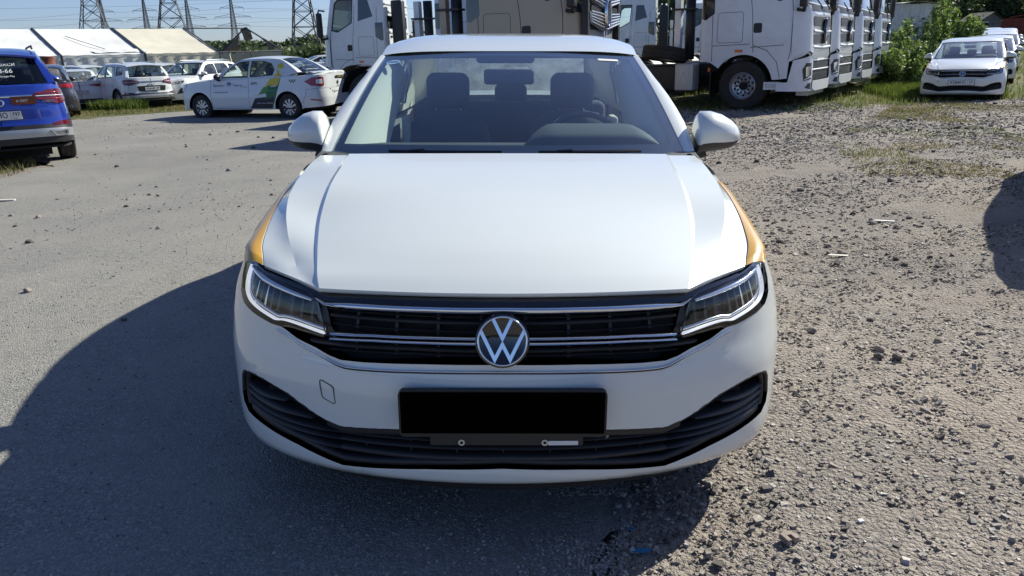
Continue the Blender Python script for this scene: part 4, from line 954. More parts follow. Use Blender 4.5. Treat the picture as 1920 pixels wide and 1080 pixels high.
def suv(name, label, paint, front=False, rear=False, plate=None, group=None, detail=True, tyre_cover=None):
    sp = dict(SUVS); sp['paint'] = paint
    if rear and paint == 'blue': sp['sglass'] = 'gld'; sp['rglass'] = 'gld'; sp['step'] = .05
    root, sk, ws, tz, G = car(sp, name, label, group=group); T = sk.total
    for s in (-1, 1):
        for l in ([(sk.sy(1.38),.38),(sk.sy(1.36),.7),(sk.sy(1.40),1.04)], [(sk.sy(2.48),.36),(sk.sy(2.48),1.06)], [(sk.sy(3.15),.72),(sk.sy(3.30),.9),(sk.sy(3.30),1.09)], [(sk.sy(1.40),.36),(sk.sy(2.48),.34),(sk.sy(3.05),.36)]): seam(sk, root, l, .007, side=s)
        for y in (2.22, 3.1): sk.strip('door_handle', [(s*sk.sy(y), .92), (s*sk.sy(y+.18), .925)], .03, .024, paint, root, off=.004)
        sk.strip('sill_cladding', [(s*sk.sy(1.34),.30),(s*sk.sy(3.05),.30)], .14, .012, 'black', root)
        for yw in sp['wheels']:
            ca = sk.sy(yw); sk.strip('arch_cladding', [(s*(ca+.42*math.cos(t)), .34+.42*math.sin(t)) for t in np.linspace(-.15, math.pi+.15, 14)], .06, .010, 'black', root)
        MB().tube([(s*.60,2.1,1.635),(s*.62,2.25,1.665),(s*.615,3.3,1.67),(s*.59,3.75,1.625)], .014, 6).build('roof_rail', 'silver' if paint != 'blue' else 'black', root, smooth=True)
    if front:
        hg = [(0,.50),(.30,.51),(.40,.60),(.46,.74),(.44,.86),(0,.87)]; hg = hg+[(-a, z) for a, z in hg[-2:0:-1]]
        g_ = sk.patch('grille', hg, 'gloss', root, off=.006, step=.05, lip=.01)
        for i in range(9):
            for j in range(5):
                a = -.38+.095*i+(.047 if j % 2 else 0); z = .555+.065*j
                if abs(a) < .40+.0*z: sk.patch('grille_stud', [(a-.016,z),(a,z-.016),(a+.016,z),(a,z+.016)], 'chrome_s', g_, off=.012, step=.05)
        e_, n_ = sk.at(0, .80, .02); MB().lathe([(.0,.075),(-.012,.07),(-.014,.055),(-.004,.05)], 'y', 20, tuple(e_)).build('emblem', 'chrome', root, smooth=True)
        for s in (-1, 1):
            h = sk.patch('headlight', [(s*a, z) for a, z in ((.46,.80),(.46,.87),(.72,.91),(1.05,.95),(1.0,.88),(.78,.83))], 'lampd', root, off=.006, step=.05, lip=.01)
            for k in range(4): sk.patch('lamp_element', [(s*(a+.50+.11*k), z+.012*k) for a, z in ((0,.82),(.07,.83),(.09,.87),(.02,.86))], 'lampw', h, off=.010, step=.05)
            sk.strip('light_guide', [(s*.47,.872),(s*.72,.912),(s*1.04,.952)], .012, .006, 'drl', h, off=.008)
            sk.patch('fog_pod', [(s*a, z) for a, z in ((.70,.46),(.90,.48),(.94,.66),(.86,.68),(.76,.58))], 'gloss', root, off=.005, step=.05)
        sk.patch('lower_grille', [(-.62,.30),(.62,.30),(.55,.42),(-.55,.42)], 'black', root, off=.006, step=.06)
        number_plate(root, 0, -.02, .47, *(plate or ('Н214УА', '797')))
    if rear:
        tl = [(sk.sy(3.98),1.02),(sk.sy(4.10),1.065),(sk.rx(.70),1.06),(sk.rx(.46),1.0),(sk.rx(.44),.955),(sk.rx(.60),.90),(sk.rx(.74),.86),(sk.sy(4.16),.88),(sk.sy(4.05),.94)]
        for s in (-1, 1):
            t_ = sk.patch('tail_light', [(s*a, z) for a, z in tl], 'redd', root, off=.018, step=.05, lip=.03)
            for z0 in (.93, .97, 1.015): sk.strip('light_bar', [(s*sk.sy(4.12), z0), (s*sk.rx(.62), z0+.005), (s*sk.rx(.50), z0+.004)], .012, .006, 'red' if z0 != .97 else 'lampw', t_, off=.019)
            sk.patch('reflector', [(s*a, z) for a, z in ((sk.sy(4.12),.62),(sk.rx(.74),.625),(sk.rx(.62),.60),(sk.rx(.62),.56),(sk.sy(4.12),.565))], 'redd', root, off=.010, step=.05, lip=.01)
            sk.patch('exhaust_trim', [(s*a, z) for a, z in ((sk.rx(.78),.49),(sk.rx(.56),.50),(sk.rx(.62),.42),(sk.rx(.78),.43))], 'chrome_s', root, off=.026, step=.05, lip=.02, holes=[[(s*a, z) for a, z in ((sk.rx(.755),.475),(sk.rx(.61),.482),(sk.rx(.645),.438),(sk.rx(.755),.447))]])
            seam(sk, root, [(sk.sy(3.98),.66),(sk.rx(.80),.68),(sk.rx(.78),.86)], .006, side=s)
        sk.strip('chrome_bar', [(sk.rx(.46),.985),(T,.985),(T+(T-sk.rx(.46)),.985)], .035, .010, 'chrome_s' if paint != 'blue' else 'chrome', root, off=.006)
        bb = [(sk.sy(4.0),.50),(sk.rx(.78),.52),(sk.rx(.5),.53),(T,.53)]; bb2 = [(T,.42),(sk.rx(.5),.42),(sk.rx(.78),.41),(sk.sy(4.0),.38)]
        full = lambda A, B: A+[(2*T-a, z) for a, z in A[-2::-1]]+[(2*T-a, z) for a, z in B[::-1][:-1]]+B
        sk.patch('bumper_silver', full(bb, bb2), 'silver', root, off=.012, step=.06, lip=.02)
        sk.patch('bumper_black', full([(sk.sy(3.95),.57),(sk.rx(.7),.585),(T,.59)], [(T,.53),(sk.rx(.7),.525),(sk.sy(3.95),.50)]), 'black', root, off=.008, step=.06, lip=.01)
        sk.patch('diffuser', full([(sk.sy(4.0),.385),(sk.rx(.5),.415),(T,.415)], [(T,.33),(sk.rx(.5),.33),(sk.sy(4.0),.33)]), 'black', root, off=.004, step=.06, lip=.02)
        e_, n_ = sk.at(T, .905, .014); el_ = MB(); rows = [[(r1*1.7*math.cos(a), e_[1]+d, .905+r1*math.sin(a)) for a in np.linspace(0, 2*math.pi, 25)[:-1]] for r1, d in ((.055,0),(.053,.01),(.042,.01),(.040,0))]
        el_.grid(rows, True); el_.build('emblem', 'chrome', root, smooth=True)
        number_plate(root, 0, T and sk.len+.03, .735, *(plate or ('Т158НО', '797')), rear=True)
        sk.patch('plate_recess', full([(sk.rx(.52),.83),(sk.rx(.30),.84),(T,.84)], [(T,.645),(sk.rx(.46),.645)]), 'black' if paint != 'blue' else 'blue', root, off=.004, step=.06)
        # spoiler and rear wiper
        MB().grid([[(x, 4.00+.05*(1-abs(x)/.6)**.3, 1.575-.04*abs(x/.6)**2), (x, 4.17-.04*abs(x/.6)**2, 1.555-.05*abs(x/.6)**2), (x, 4.16-.04*abs(x/.6)**2, 1.53-.05*abs(x/.6)**2), (x, 4.03, 1.51-.04*abs(x/.6)**2)] for x in np.linspace(-.6, .6, 11)]).build('spoiler', paint, root, smooth=True, sharp=40)
        MB().tube([(0,4.345,1.15),(.12,4.33,1.20),(.36,4.30,1.215)], .011, 6).build('rear_wiper', 'black', root, smooth=True)
        for x in (-.1, .12): MB().tube([(x,3.9,.30),(x+.2,4.2,.29)], .03, 8).build('exhaust_pipe', 'steel', root, smooth=True)
    return root, sk
blue, bsk = suv('parked_suv', 'blue SUV seen from behind at the left edge, lettering on its rear window', 'blue', rear=True, plate=('Т158НО', '797'))
rotr = (math.pi/2-R(36), 0, math.pi)
rotr = Matrix(((-1,0,0),(0,0,1),(0,1,0))).transposed()
def glass_rot():   # text plane on the rear window: right = -x, up = along the glass
    up = Vector((0, 4.03-4.33, 1.56-1.14)).normalized(); rt = Vector((-1, 0, 0)); n = rt.cross(up); return Matrix((rt, up, n)).transposed().to_euler()
gr_ = glass_rot()
for body, sz, x, z in (('Такси', .085, -.20, 1.40), ('8-66', .095, -.19, 1.31), ('Google Play', .036, -.20, 1.24)):
    t = (z-1.14)/.42; text_obj('window_text', body, sz, 'sticker', blue, (x, 4.33-.30*t+.022, z+.012), gr_)
o_ = thing_part('round_plate_sign', blue, (-.32, 4.475, .925)); MB().box((0,0,0), (.30,.006,.10)).build('sign_panel', 'rust', o_); text_obj('sign_text', '#-2007', .05, 'sticker', o_, (.02,.004,0), (math.pi/2,0,math.pi))
text_obj('badge_text', 'CHERY', .05, 'chrome', blue, (-.62, 4.40, .90), (math.pi/2,0,math.pi+.25))
blue.location = (-9.50, 14.25, 0); blue.rotation_euler = (0, 0, R(-145.5))

s1, _ = suv('parked_suv', 'white SUV showing its tail and left side, first beyond the grass strip', 'white_far', rear=True, plate=('Н341КР', '797')); s1.location = (-15.95, 30.91, -.22); s1.rotation_euler = (0, 0, R(-133))
s2, _ = suv('parked_suv', 'white SUV nosing left with studded black grille and headlight, half behind the taxi', 'white_far', front=True); s2.location = (-13.1, 29.3, -.22); s2.rotation_euler = (0, 0, R(-15.8))
s3 = copy_tree(s1); s3['label'] = 'white SUV behind the grille-fronted one, only roof and side windows showing'; s3.location = (-19.6, 38.6, -.25); s3.rotation_euler = (0, 0, R(-112))
s4 = copy_tree(s1); s4['label'] = 'white SUV mostly hidden, its roof above the first white SUV near the barrel'; s4.location = (-23.6, 40.0, -.25); s4.rotation_euler = (0, 0, R(-118))

def plain_sedan(label, paint, group=None, dark=False):
    sp = dict(SEDAN); sp['hi'] = False; sp['paint'] = paint; sp['hn'] = 16; sp['step'] = .07; sp['orange'] = False; sp['hsub'] = [6,1,3,2]
    sp['top'] = [((0,),.74),((.5,),.75),((.80,),.77),((.96,),.785)]+SEDAN['top'][16:]
    root, sk, ws, tz, G = car(sp, 'parked_car', label, group=group); T = sk.total
    sk.patch('grille', [(-.5,.60),(.5,.60),(.53,.72),(-.53,.72)], 'gloss', root, off=.004, step=.06); sk.patch('lower_grille', [(-.75,.28),(.75,.28),(.75,.42),(.45,.37),(-.45,.37),(-.75,.42)], 'black', root, off=.004, step=.06)
    full = lambda A, B: A+[(2*T-a, z) for a, z in A[-2::-1]]+[(2*T-a, z) for a, z in B[::-1][:-1]]+B
    for s in (-1, 1):
        sk.patch('headlight', [(s*a, z) for a, z in ((.54,.64),(.56,.73),(.8,.76),(.95,.77),(.9,.67))], 'lampw', root, off=.006, step=.06, lip=.01)
        sk.patch('tail_light', [(s*a, z) for a, z in ((sk.sy(4.15),.86),(sk.sy(4.2),.95),(sk.rx(.7),.955),(sk.rx(.34),.93),(sk.rx(.36),.88),(sk.rx(.7),.84))], 'red', root, off=.010, step=.06, lip=.02)
        for l in ([(sk.sy(1.38),.30),(sk.sy(1.36),.6),(sk.sy(1.33),.87)], [(sk.sy(2.5),.26),(sk.sy(2.60),.91)]): seam(sk, root, l, .006, side=s)
        for x in (.52, .64):
            MB().lathe([(4.60,.035),(4.66,.035),(4.66,.028),(4.60,.028)], 'y', 14, (s*x, 0, .33)).build('exhaust_tip', 'chrome', root, smooth=True)
    sk.patch('diffuser', full([(sk.sy(4.3),.40),(sk.rx(.6),.42),(T,.42)], [(T,.28),(sk.rx(.6),.28),(sk.sy(4.3),.28)]), 'black', root, off=.006, step=.06, lip=.02)
    number_plate(root, 0, 4.69, .66 if not dark else .80, 'О617ТР', '197', rear=True)
    sk.strip('chrome_bar', [(sk.rx(.34),.915),(T,.92),(2*T-sk.rx(.34),.915)], .02, .008, 'chrome_s' if not dark else 'redd', root, off=.006)
    return root
dk = plain_sedan('dark saloon seen from behind, half hidden by the blue SUV', 'darkcar', dark=True); dk.location = (-14.98, 25.0, -.04); dk.rotation_euler = (0, 0, R(-149))
wr_ = plain_sedan('white saloon seen from behind between the dark saloon and the white SUV', 'white_far'); wr_.location = (-18.15, 32.2, -.22); wr_.rotation_euler = (0, 0, R(-146))
far = [(-9.2, 35.0, -70, 'white saloon tucked behind the taxi boot and the left lorry'), (-14.2, 55.0, -60, 'farthest white car roof on the left of the group beyond the taxi'), (-12.2, 56.5, -62, 'white car roof in the middle of the group beyond the taxi'), (-10.3, 56.0, -64, 'white car roof nearest the lorry in the group beyond the taxi'), (-16.3, 58.0, -58, 'white car roof left behind the torn tent corner')]
for x, y, a, lb in far:
    c = copy_tree(wr_); c['label'] = lb; c['group'] = 'white cars far beyond the taxi'; c.location = (x, y, .15 if y > 50 else -.05); c.rotation_euler = (0, 0, R(a))
# ---------------------------------------------------------------- the row of twin saloons at the right
tw = sedan('parked_car', 'white saloon facing the camera at the right with plate K584HX 147', plate=('К584НХ', '147'))
tw.location = (10.58, 17.88, -.09); tw.rotation_euler = (0, 0, R(-33))
ROW = [(14.6, 23.7, 'second white saloon in the right-hand row, just behind the front one', -33), (18.2, 29.0, 'third white saloon in the right-hand row', -33), (21.8, 34.6, 'fourth white saloon in the right-hand row', -33), (25.6, 40.4, 'fifth white saloon in the right-hand row', -33),
       (28.6, 46.4, 'sixth white saloon in the right-hand row, near the red trailer', -33), (24.2, 43.6, 'rearmost white saloon left of the right-hand row, beside the shed', -33)]
for x, y, lb, a in ROW:
    c = copy_tree(tw); c['label'] = lb; c['group'] = 'white saloons parked in the right-hand row'; c.location = (x, y, ground_z(x, y)); c.rotation_euler = (0, 0, R(a))
tw['group'] = 'white saloons parked in the right-hand row'
for i, (x, y, lb) in enumerate([(15.15, 18.6, 'white car cut by the right edge of the photo, nose to the grass lane'), (17.3, 21.9, 'white car behind the one cut by the right edge, shadow rounded on the grass'), (19.4, 25.2, 'white car third along the right edge, shadow reaching the grass lane')]):
    c = copy_tree(tw); c['label'] = lb; c['group'] = 'white cars side by side at the right edge'; c.location = (x, y, ground_z(x, y)); c.rotation_euler = (0, 0, R(-62))
c = copy_tree(tw); c['label'] = 'white car outside the frame, casting the shadow at the right edge'; del c['group']
[bpy.data.objects.remove(ch) for ch in list(c.children) if ch.name.startswith('mirror')]
c.location = (4.26, 4.12, 0); c.rotation_euler = (0, 0, R(-33))
# ---------------------------------------------------------------- cab-over lorries
def truck(label, paint='truck_white', detail=2, group='white lorries parked in rows', stack=True, chassis=4.6):
    root = thing('lorry', label, 'lorry', group=group)
    sk = Skin([(0,0),(.6,.01),(.95,.05),(1.12,.13),(1.21,.26),(1.25,.5),(1.25,1.2),(1.25,1.9),(1.25,2.25),(1.22,2.33),(1.10,2.35),(.5,2.35),(0,2.35)], ([.4,1.5,2.4,3.6],[1,1,.985,.93]), ([.4,1.2,2.0,3.6],[.0,0,.03,.38]), ([.4,3],[0,0]), kf=2.2)
    T = sk.total; S = sk.sy; wc = S(1.35); wr = .525
    TOP = 3.55; back = T
    def arc(sg=1): return [(wc+.66*math.cos(t), wr+.66*math.sin(t)) for t in np.linspace(math.pi*.985, .10, 18)]
    half = [(0,1.02),(.55,1.02),(.80,1.12),(.98,1.30),(1.05,1.12),(S(.42),.66),(S(.62),.64)]+[(a, z) for a, z in arc()[::1] if z > .60]
    half = [(0,1.02),(.70,1.02),(1.0,1.18),(S(.38),1.02),(S(.40),.68),(S(.60),.66)]+[(a, z) for a, z in [(wc+.66*math.cos(t), wr+.66*math.sin(t)) for t in np.linspace(math.pi-.2, .62, 14)]]+[(S(2.1),1.05),(T,1.05)]
    win = [(S(.60),2.24),(S(.36),2.30),(S(.37),3.15),(S(.50),3.26),(S(1.12),3.26),(S(1.12),2.52)]
    slw = [(S(1.36),2.56),(S(1.36),3.24),(S(1.74),3.24),(S(1.94),2.70)]
    wsn = [(-1.02,2.20),(0,2.16),(1.02,2.20),(1.06,2.9),(1.0,3.02),(-1.0,3.02),(-1.06,2.9)]
    out = half+[(T,TOP)]+[(0,TOP)]+[(-a, z) for a, z in [(T,TOP)]]+[(-a, z) for a, z in half[::-1]]
    out = half+[(T,TOP),(-T,TOP)]+[(-a, z) for a, z in half[::-1][:-1]]
    holes = [win, [(-a, z) for a, z in win], wsn]
    bw = [(T-.42,2.30),(T-.42,2.72),(T-1e-3-.02,2.72),(T-.02,2.30)]
    cab = sk.patch('cab', out, paint, root, holes, step=.11, lip=.05)
    rt = [[(x*1.0, y, z) for x, y, z in sk.at(np.linspace(-T, T, 61), np.full(61, TOP))[0].tolist()]]; cx = [(p[0]*.55, 1.1+(p[1]-1.1)*.5, TOP+.18) for p in rt[0]]; c2 = [(0, 1.2, TOP+.22)]*61
    MB().grid([rt[0], cx, c2]).build('cab_roof', paint, root, smooth=True)
    MB().box((0,1.35,1.55), (2.2,1.7,.9)).build('cab_floor', 'under', root)
    MB().box((0,.62,2.18), (2.1,.35,.30)).build('dashboard', 'dash', root)
    for s in (-1, 1):
        Z = lambda y, z: (s*S(y), z)
        pane = sk.patch('side_window', [(s*a, z) for a, z in win], 'gl', root, off=-.03, step=.2)
        sk.strip('window_seal', [(s*a, z) for a, z in win+win[:1]], .04, .006, 'black', root, off=-.004)
        sk.patch('sleeper_window', [(s*a, z) for a, z in slw], 'gloss', root, off=.003, step=.15)
        sk.patch('sleeper_trim', [Z(2.02,2.05),Z(2.02,2.5),Z(2.30,2.5),Z(2.30,1.95),Z(2.22,1.92)], 'gloss', root, off=.003, step=.15) if detail > 1 else None
        for l in ([(S(.40),1.06),(S(.36),1.25),(S(.33),2.3)], [(S(1.14),1.22),(S(1.20),2.3),(S(1.20),3.1)], [(S(.5),1.36),(S(1.2),1.33)], [(S(1.22),1.40),(S(2.05),1.38)], [(S(2.04),1.05),(S(2.06),2.1),(S(2.10),3.0)], [(wc-.80,.70),(wc-.72,1.02),(wc-.50,1.26),(wc-.2,1.37)]): seam(sk, root, l, .012, side=s)
        hp = [(s*(S(1.66)+x), 1.75+z) for x, z in rrect(.56, .62, .06)]; sk.strip('hatch_seam', hp+hp[:1], .010, .002, 'txt', root, off=.0005, round_=False)
        h = sk.patch('door_handle', [(s*(S(1.06)+x), 1.72+z) for x, z in rrect(.18, .20, .04)], 'black', root, off=.004, step=.1)
        sk.patch('side_marker', [(s*(S(1.45)+x), 1.26+z) for x, z in rrect(.16, .06, .01)], 'amber', root, off=.012, step=.1, lip=.012)
        # front corner: bumper and lamp
        sk.patch('corner_panel', [(s*.80,1.16),(s*1.0,1.22),(s*S(.34),1.10),(s*S(.34),2.02),(s*1.15,2.16),(s*.98,2.12),(s*.90,1.7),(s*.86,1.4)], paint, root, off=.035, step=.1, lip=.035)
        bp = sk.patch('bumper_corner', [(s*.62,.40),(s*.62,.56),(s*.80,.62),(s*.82,1.02),(s*.96,1.13),(s*S(.30),1.04),(s*S(.38),.60),(s*S(.60),.60),(s*S(.60),.42)], paint, root, off=.045, step=.08, lip=.05)
        hl = sk.patch('headlight', [(s*.86,.66),(s*1.12,.62),(s*1.16,.86),(s*1.08,.98),(s*.90,.98)], 'lampd', root, off=.050, step=.08, lip=.01)
        sk.strip('light_guide', [(s*.90,.95),(s*.89,.70),(s*1.10,.65)], .018, .006, 'drl', hl, off=.05); sk.patch('lamp_lens', [(s*.93,.72),(s*1.07,.70),(s*1.09,.90),(s*.94,.92)], 'reflector', hl, off=.054, step=.08)
        sk.patch('fog_lamp', [(s*.88,.44),(s*1.08,.48),(s*1.0,.56),(s*.88,.58)], 'lampd', bp, off=.05, step=.08)
        # step box
        MB().box((s*1.16,.70,.53), (.20,.34,.16)).build('step_box', paint, root); MB().box((s*1.235,.70,.535), (.07,.26,.09)).build('step_tread', 'alu', root)
        # mirrors
        m = rbox((s*1.42,.12,2.55), (.20,.16,.62), .05).build('mirror', 'black', root, smooth=True); rbox((s*1.43,.12,2.18), (.20,.15,.20), .04).build('wide_mirror', 'black', m, smooth=True)
        MB().tube([(s*1.22,.25,2.92),(s*1.35,.10,2.95),(s*1.42,.08,2.80)], .03, 6).build('mirror_arm', 'black', m); MB().tube([(s*1.23,.28,2.05),(s*1.36,.12,2.02),(s*1.43,.1,2.12)], .04, 6).build('mirror_arm', 'black', m)
        # wheel, arch, mudflap
        wheel(root, s*1.06, 1.35, wr, .30, 'disc', 0, .53, s)
        MB().grid([[(s*1.235, 1.35+.64*math.cos(t), wr+.64*math.sin(t)), (s*.80, 1.35+.64*math.cos(t), wr+.64*math.sin(t))] for t in np.linspace(-.25, math.pi+.25, 18)]).build('wheel_arch', 'black', root, smooth=True)
        MB().box((s*1.02, 2.06, .55), (.42,.02,.55)).build('mudflap', 'black', root); MB().box((s*1.22, 2.10, .88), (.03,.05,.08)).build('marker_lamp', 'amber', root)
    # screen, grille, bumper centre
    sk.patch('windscreen', wsn, 'gld', root, off=-.02, step=.2); sk.patch('screen_surround', [(-1.14,2.02),(1.14,2.02),(1.14,2.18),(.4,2.14),(0,2.13),(-.4,2.14),(-1.14,2.18)], 'black', root, off=.010, step=.1, lip=.02)
    sk.patch('grille', [(-.84,1.08),(.84,1.08),(.86,1.4),(.92,1.95),(-.92,1.95),(-.86,1.4)], 'silver', root, off=.012, step=.1, lip=.02)
    for z in (1.30,1.62): sk.strip('grille_bar', [(-.80,z),(0,z-.02),(.80,z)], .06, .030, paint, root, off=.01)
    for z in (1.36,1.72): sk.patch('grille_mesh', [(-.80,z),(.80,z),(.82,z+.19),(-.82,z+.19)], 'grey_plastic', root, off=.020, step=.15)
    rbox((0,-.03,1.62), (.16,.08,.52), .04).build('emblem', 'gloss', root, smooth=True); MB().tube([(.085*math.cos(a),-.075,1.62+.26*math.sin(a)) for a in np.linspace(0,2*math.pi,25)[:-1]], .010, 5, True).build('emblem_rim', 'chrome', root)
    sk.patch('bumper', [(-.80,.46),(-.62,.40),(.62,.40),(.80,.46),(.80,.62),(-.80,.62)], paint, root, off=.06, step=.1, lip=.06)
    sk.patch('bumper_mesh', [(-.82,.63),(.82,.63),(.84,1.00),(-.84,1.00)], 'black', root, off=.015, step=.1, lip=.02)
    for z in (.84,): sk.strip('bumper_slat', [(-.80,z),(.80,z)], .035, .018, 'grey_plastic' if z != .84 else paint, root, off=.015)
    MB().box((0,.18,.36), (1.5,.25,.12)).build('underrun_bar', 'silver', root)
    for x in (-.45, .25): MB().tube([(x-.42,.0,2.24),(x,-.03,2.10),(x+.02,-.01,2.06)], .014, 5).build('wiper', 'black', root)
    # rear wall details
    rw = thing_part('rear_wall', root, (0, 2.356, 0))
    for z in (1.35,1.75,2.2,2.85,3.1): MB().box((0,.012,z), (2.2,.025,.05)).build('wall_rib', paint, rw)
    for x in (-.62, .62):
        MB().prism(rrect(.62,.40,.06), ((x,0,2.52),(1,0,0),(0,0,1),(0,1,0)), .012).build('rear_window', 'gld', rw); MB().prism(rrect(.16,.07,.01), ((x,0,2.05),(1,0,0),(0,0,1),(0,1,0)), .014).build('vent', 'black', rw)
    # chassis
    for s in (-1, 1):
        MB().box((s*.42, .6+(chassis)/2+.6, .86), (.09, chassis, .26)).build('chassis_rail', 'frame', root)
    for y in np.arange(2.7, chassis+.6, .8): MB().box((0, y, .86), (.76, .10, .18)).build('cross_member', 'frame', root)
    ya = chassis+.1
    for s in (-1, 1): wheel(root, s*.96, ya, wr, .52, 'disc', 0, .53, s)
    MB().grid([[(x, ya+.66*math.cos(t), wr+.66*math.sin(t)) for x in (-1.22,-.70)] for t in np.linspace(.2, math.pi-.2, 12)]).build('mudguard', 'black', root, smooth=True); MB().grid([[(x, ya+.66*math.cos(t), wr+.66*math.sin(t)) for x in (1.22,.70)] for t in np.linspace(.2, math.pi-.2, 12)]).build('mudguard', 'black', root, smooth=True)
    for s in (-1, 1):
        rbox((s*.92,3.25,.70), (.55,1.1,.56), .06).build('fuel_tank', 'frame', root, smooth=True)
        b = rbox((s*1.03,2.68,.72), (.44,.42,.58), .03).build('battery_box', 'alu', root)
        for i in range(8):
            for j in range(10):
                if 1 < i < 6 and 2 < j < 8: continue
                pass
        MB2 = MB()
        for i in range(8):
            for j in range(11):
                if 1 < i < 6 and 2 < j < 9: continue
                MB2.box((s*1.252, 2.51+.048*i, .46+.052*j), (.004,.014,.014))
        tag(MB2.build('perforation', 'ink', b), kind='stuff')
        MB().tube([(s*1.254,2.58,.60),(s*1.254,2.68,.84),(s*1.254,2.78,.60)], .008, 5).build('stamped_mark', 'alu', b)
    if stack:
        st = thing_part('exhaust_stack', root, (-.75, 2.75, 0)); MB().tube([(0,0,1.1),(0,0,2.6)], .11, 14).build('stack_pipe', 'black', st, smooth=True); MB().box((.0,.28,1.85), (.16,.14,1.5)).build('stack_fairing', paint, st); MB().box((0,.14,2.2), (.3,.5,.04)).build('stack_bracket', 'black', st)
        if stack == 2: st2 = thing_part('air_intake', root, (.75, 2.70, 0)); rbox((0,0,2.2), (.35,.40,2.0), .06).build('intake_duct', 'black', st2, smooth=True)
        for k in range(3 if stack == 2 else 0): MB().box((-.178,-.1+.1*k,2.2), (.01,.03,1.7)).build('duct_slat', 'frame', st2)
    return root
t1 = truck('nearest white lorry at the right with perforated silver box and big front wheel'); t1.location = (6.97, 17.15, -.02); t1.rotation_euler = (0, 0, R(56))
for (x, y, lb) in ((8.5, 19.4, 'second lorry front from the left in the row at the right'), (10.15, 21.8, 'third lorry front from the left in the row at the right'), (12.0, 24.6, 'last lorry front in the row at the right, against the corrugated shed')):
    c = copy_tree(t1); c['label'] = lb; c.location = (x, y, 0); c.rotation_euler = (0, 0, R(56))
tl = truck('white lorry cab in shade at the left behind the taxi boot, sunlit rear wall', stack=2); tl.location = (-6.01, 28.17, -.05); tl.rotation_euler = (0, 0, R(-103))
c = copy_tree(t1); c['label'] = 'white lorry cab between the sunlit rear wall and the beige cab'; c.location = (1.0, 18.75, 0); c.rotation_euler = (0, 0, R(66))
for x, y, lb in ((4.9, 37.7, 'distant white cab just right of the beige cab grille'), (9.6, 43.5, 'far white lorry with ribbed sunlit rear wall, left of the big right-hand cab'), (14.2, 52.5, 'farthest white lorry seen in the gap beside the exhaust stack')):
    c = copy_tree(tl); c['label'] = lb; c.location = (x, y, 0); c.rotation_euler = (0, 0, R(-103))
bg = truck('beige lorry cab with silver chevron grille behind the foreground roof', 'beige', group='lorries'); del bg['group']
for ch in list(bg.children):
    if ch.name.split('.')[0] in ('grille_bar', 'grille_slat', 'emblem', 'corner_panel'): bpy.data.objects.remove(ch)
g_ = thing_part('chrome_grille', bg, (0, .0, .48))
for z0 in (1.22, 1.62):
    MB().prism([(-.98,.33),(.98,.33),(.94,.14),(0,-.02),(-.94,.14)], ((0,-.03,z0),(1,0,0),(0,0,1),(0,-1,0)), .05).build('grille_panel', 'silver', g_)
    for k in range(5):
        z = z0+.03+.065*k; MB().tube([(-.92,-.085,z+.12-.02*k),(0,-.10,z),(.92,-.085,z+.12-.02*k)], .016, 6).build('grille_slat', 'chrome_s', g_)
MB().prism([(-.88,.02),(.88,.02),(.84,.16),(-.84,.16)], ((0,-.03,1.50),(1,0,0),(0,0,1),(0,-1,0)), .03).build('grille_gap', 'black', g_)
e = thing_part('shield_emblem', bg, (0, -.13, 2.02))
MB().grid([[(r1*.62*math.cos(a), d, r1*math.sin(a)) for a in np.linspace(0, 2*math.pi, 33)[:-1]] for r1, d in ((.27,.03),(.27,-.015),(.24,-.03),(.215,-.015),(.215,.0))], True).build('emblem_ring', 'chrome', e, smooth=True)
MB().prism([(-.12,.10),(.12,.10),(.09,-.08),(0,-.20),(-.09,-.08)], ((0,-.005,0),(1,0,0),(0,0,1),(0,-1,0)), .02).build('emblem_shield', 'chrome_s', e); MB().prism([(.16*math.cos(a)*.8,.215*math.sin(a)) for a in np.linspace(0,2*math.pi,25)[:-1]], ((0,.0,0),(1,0,0),(0,0,1),(0,-1,0)), .004).build('emblem_back', 'gloss', e)
for s in (-1, 1): MB().box((s*1.0,-.0,1.5), (.10,.12,.95)).build('grille_cheek', 'grey_plastic', g_)
MB().box((0,-.03,2.02), (2.0,.08,.14)).build('bonnet_band', 'beige', g_)
bg.location = (1.90, 15.3, 0); bg.rotation_euler = (0, 0, R(66))
# spare wheel lying on the chassis of the near lorry
sw = thing('spare_wheel', 'spare lorry wheel lying tilted on the chassis behind the near right cab', 'wheel', (4.35, 18.9, 1.06))
wheel(sw, 0, 0, .525, .30, 'disc', 0, .53, 1); 
for ch in sw.children: ch.location = (0, 0, -.525)
sw.location = (3.75, 18.3, 1.22); sw.rotation_euler = (R(0), R(-80), R(20))
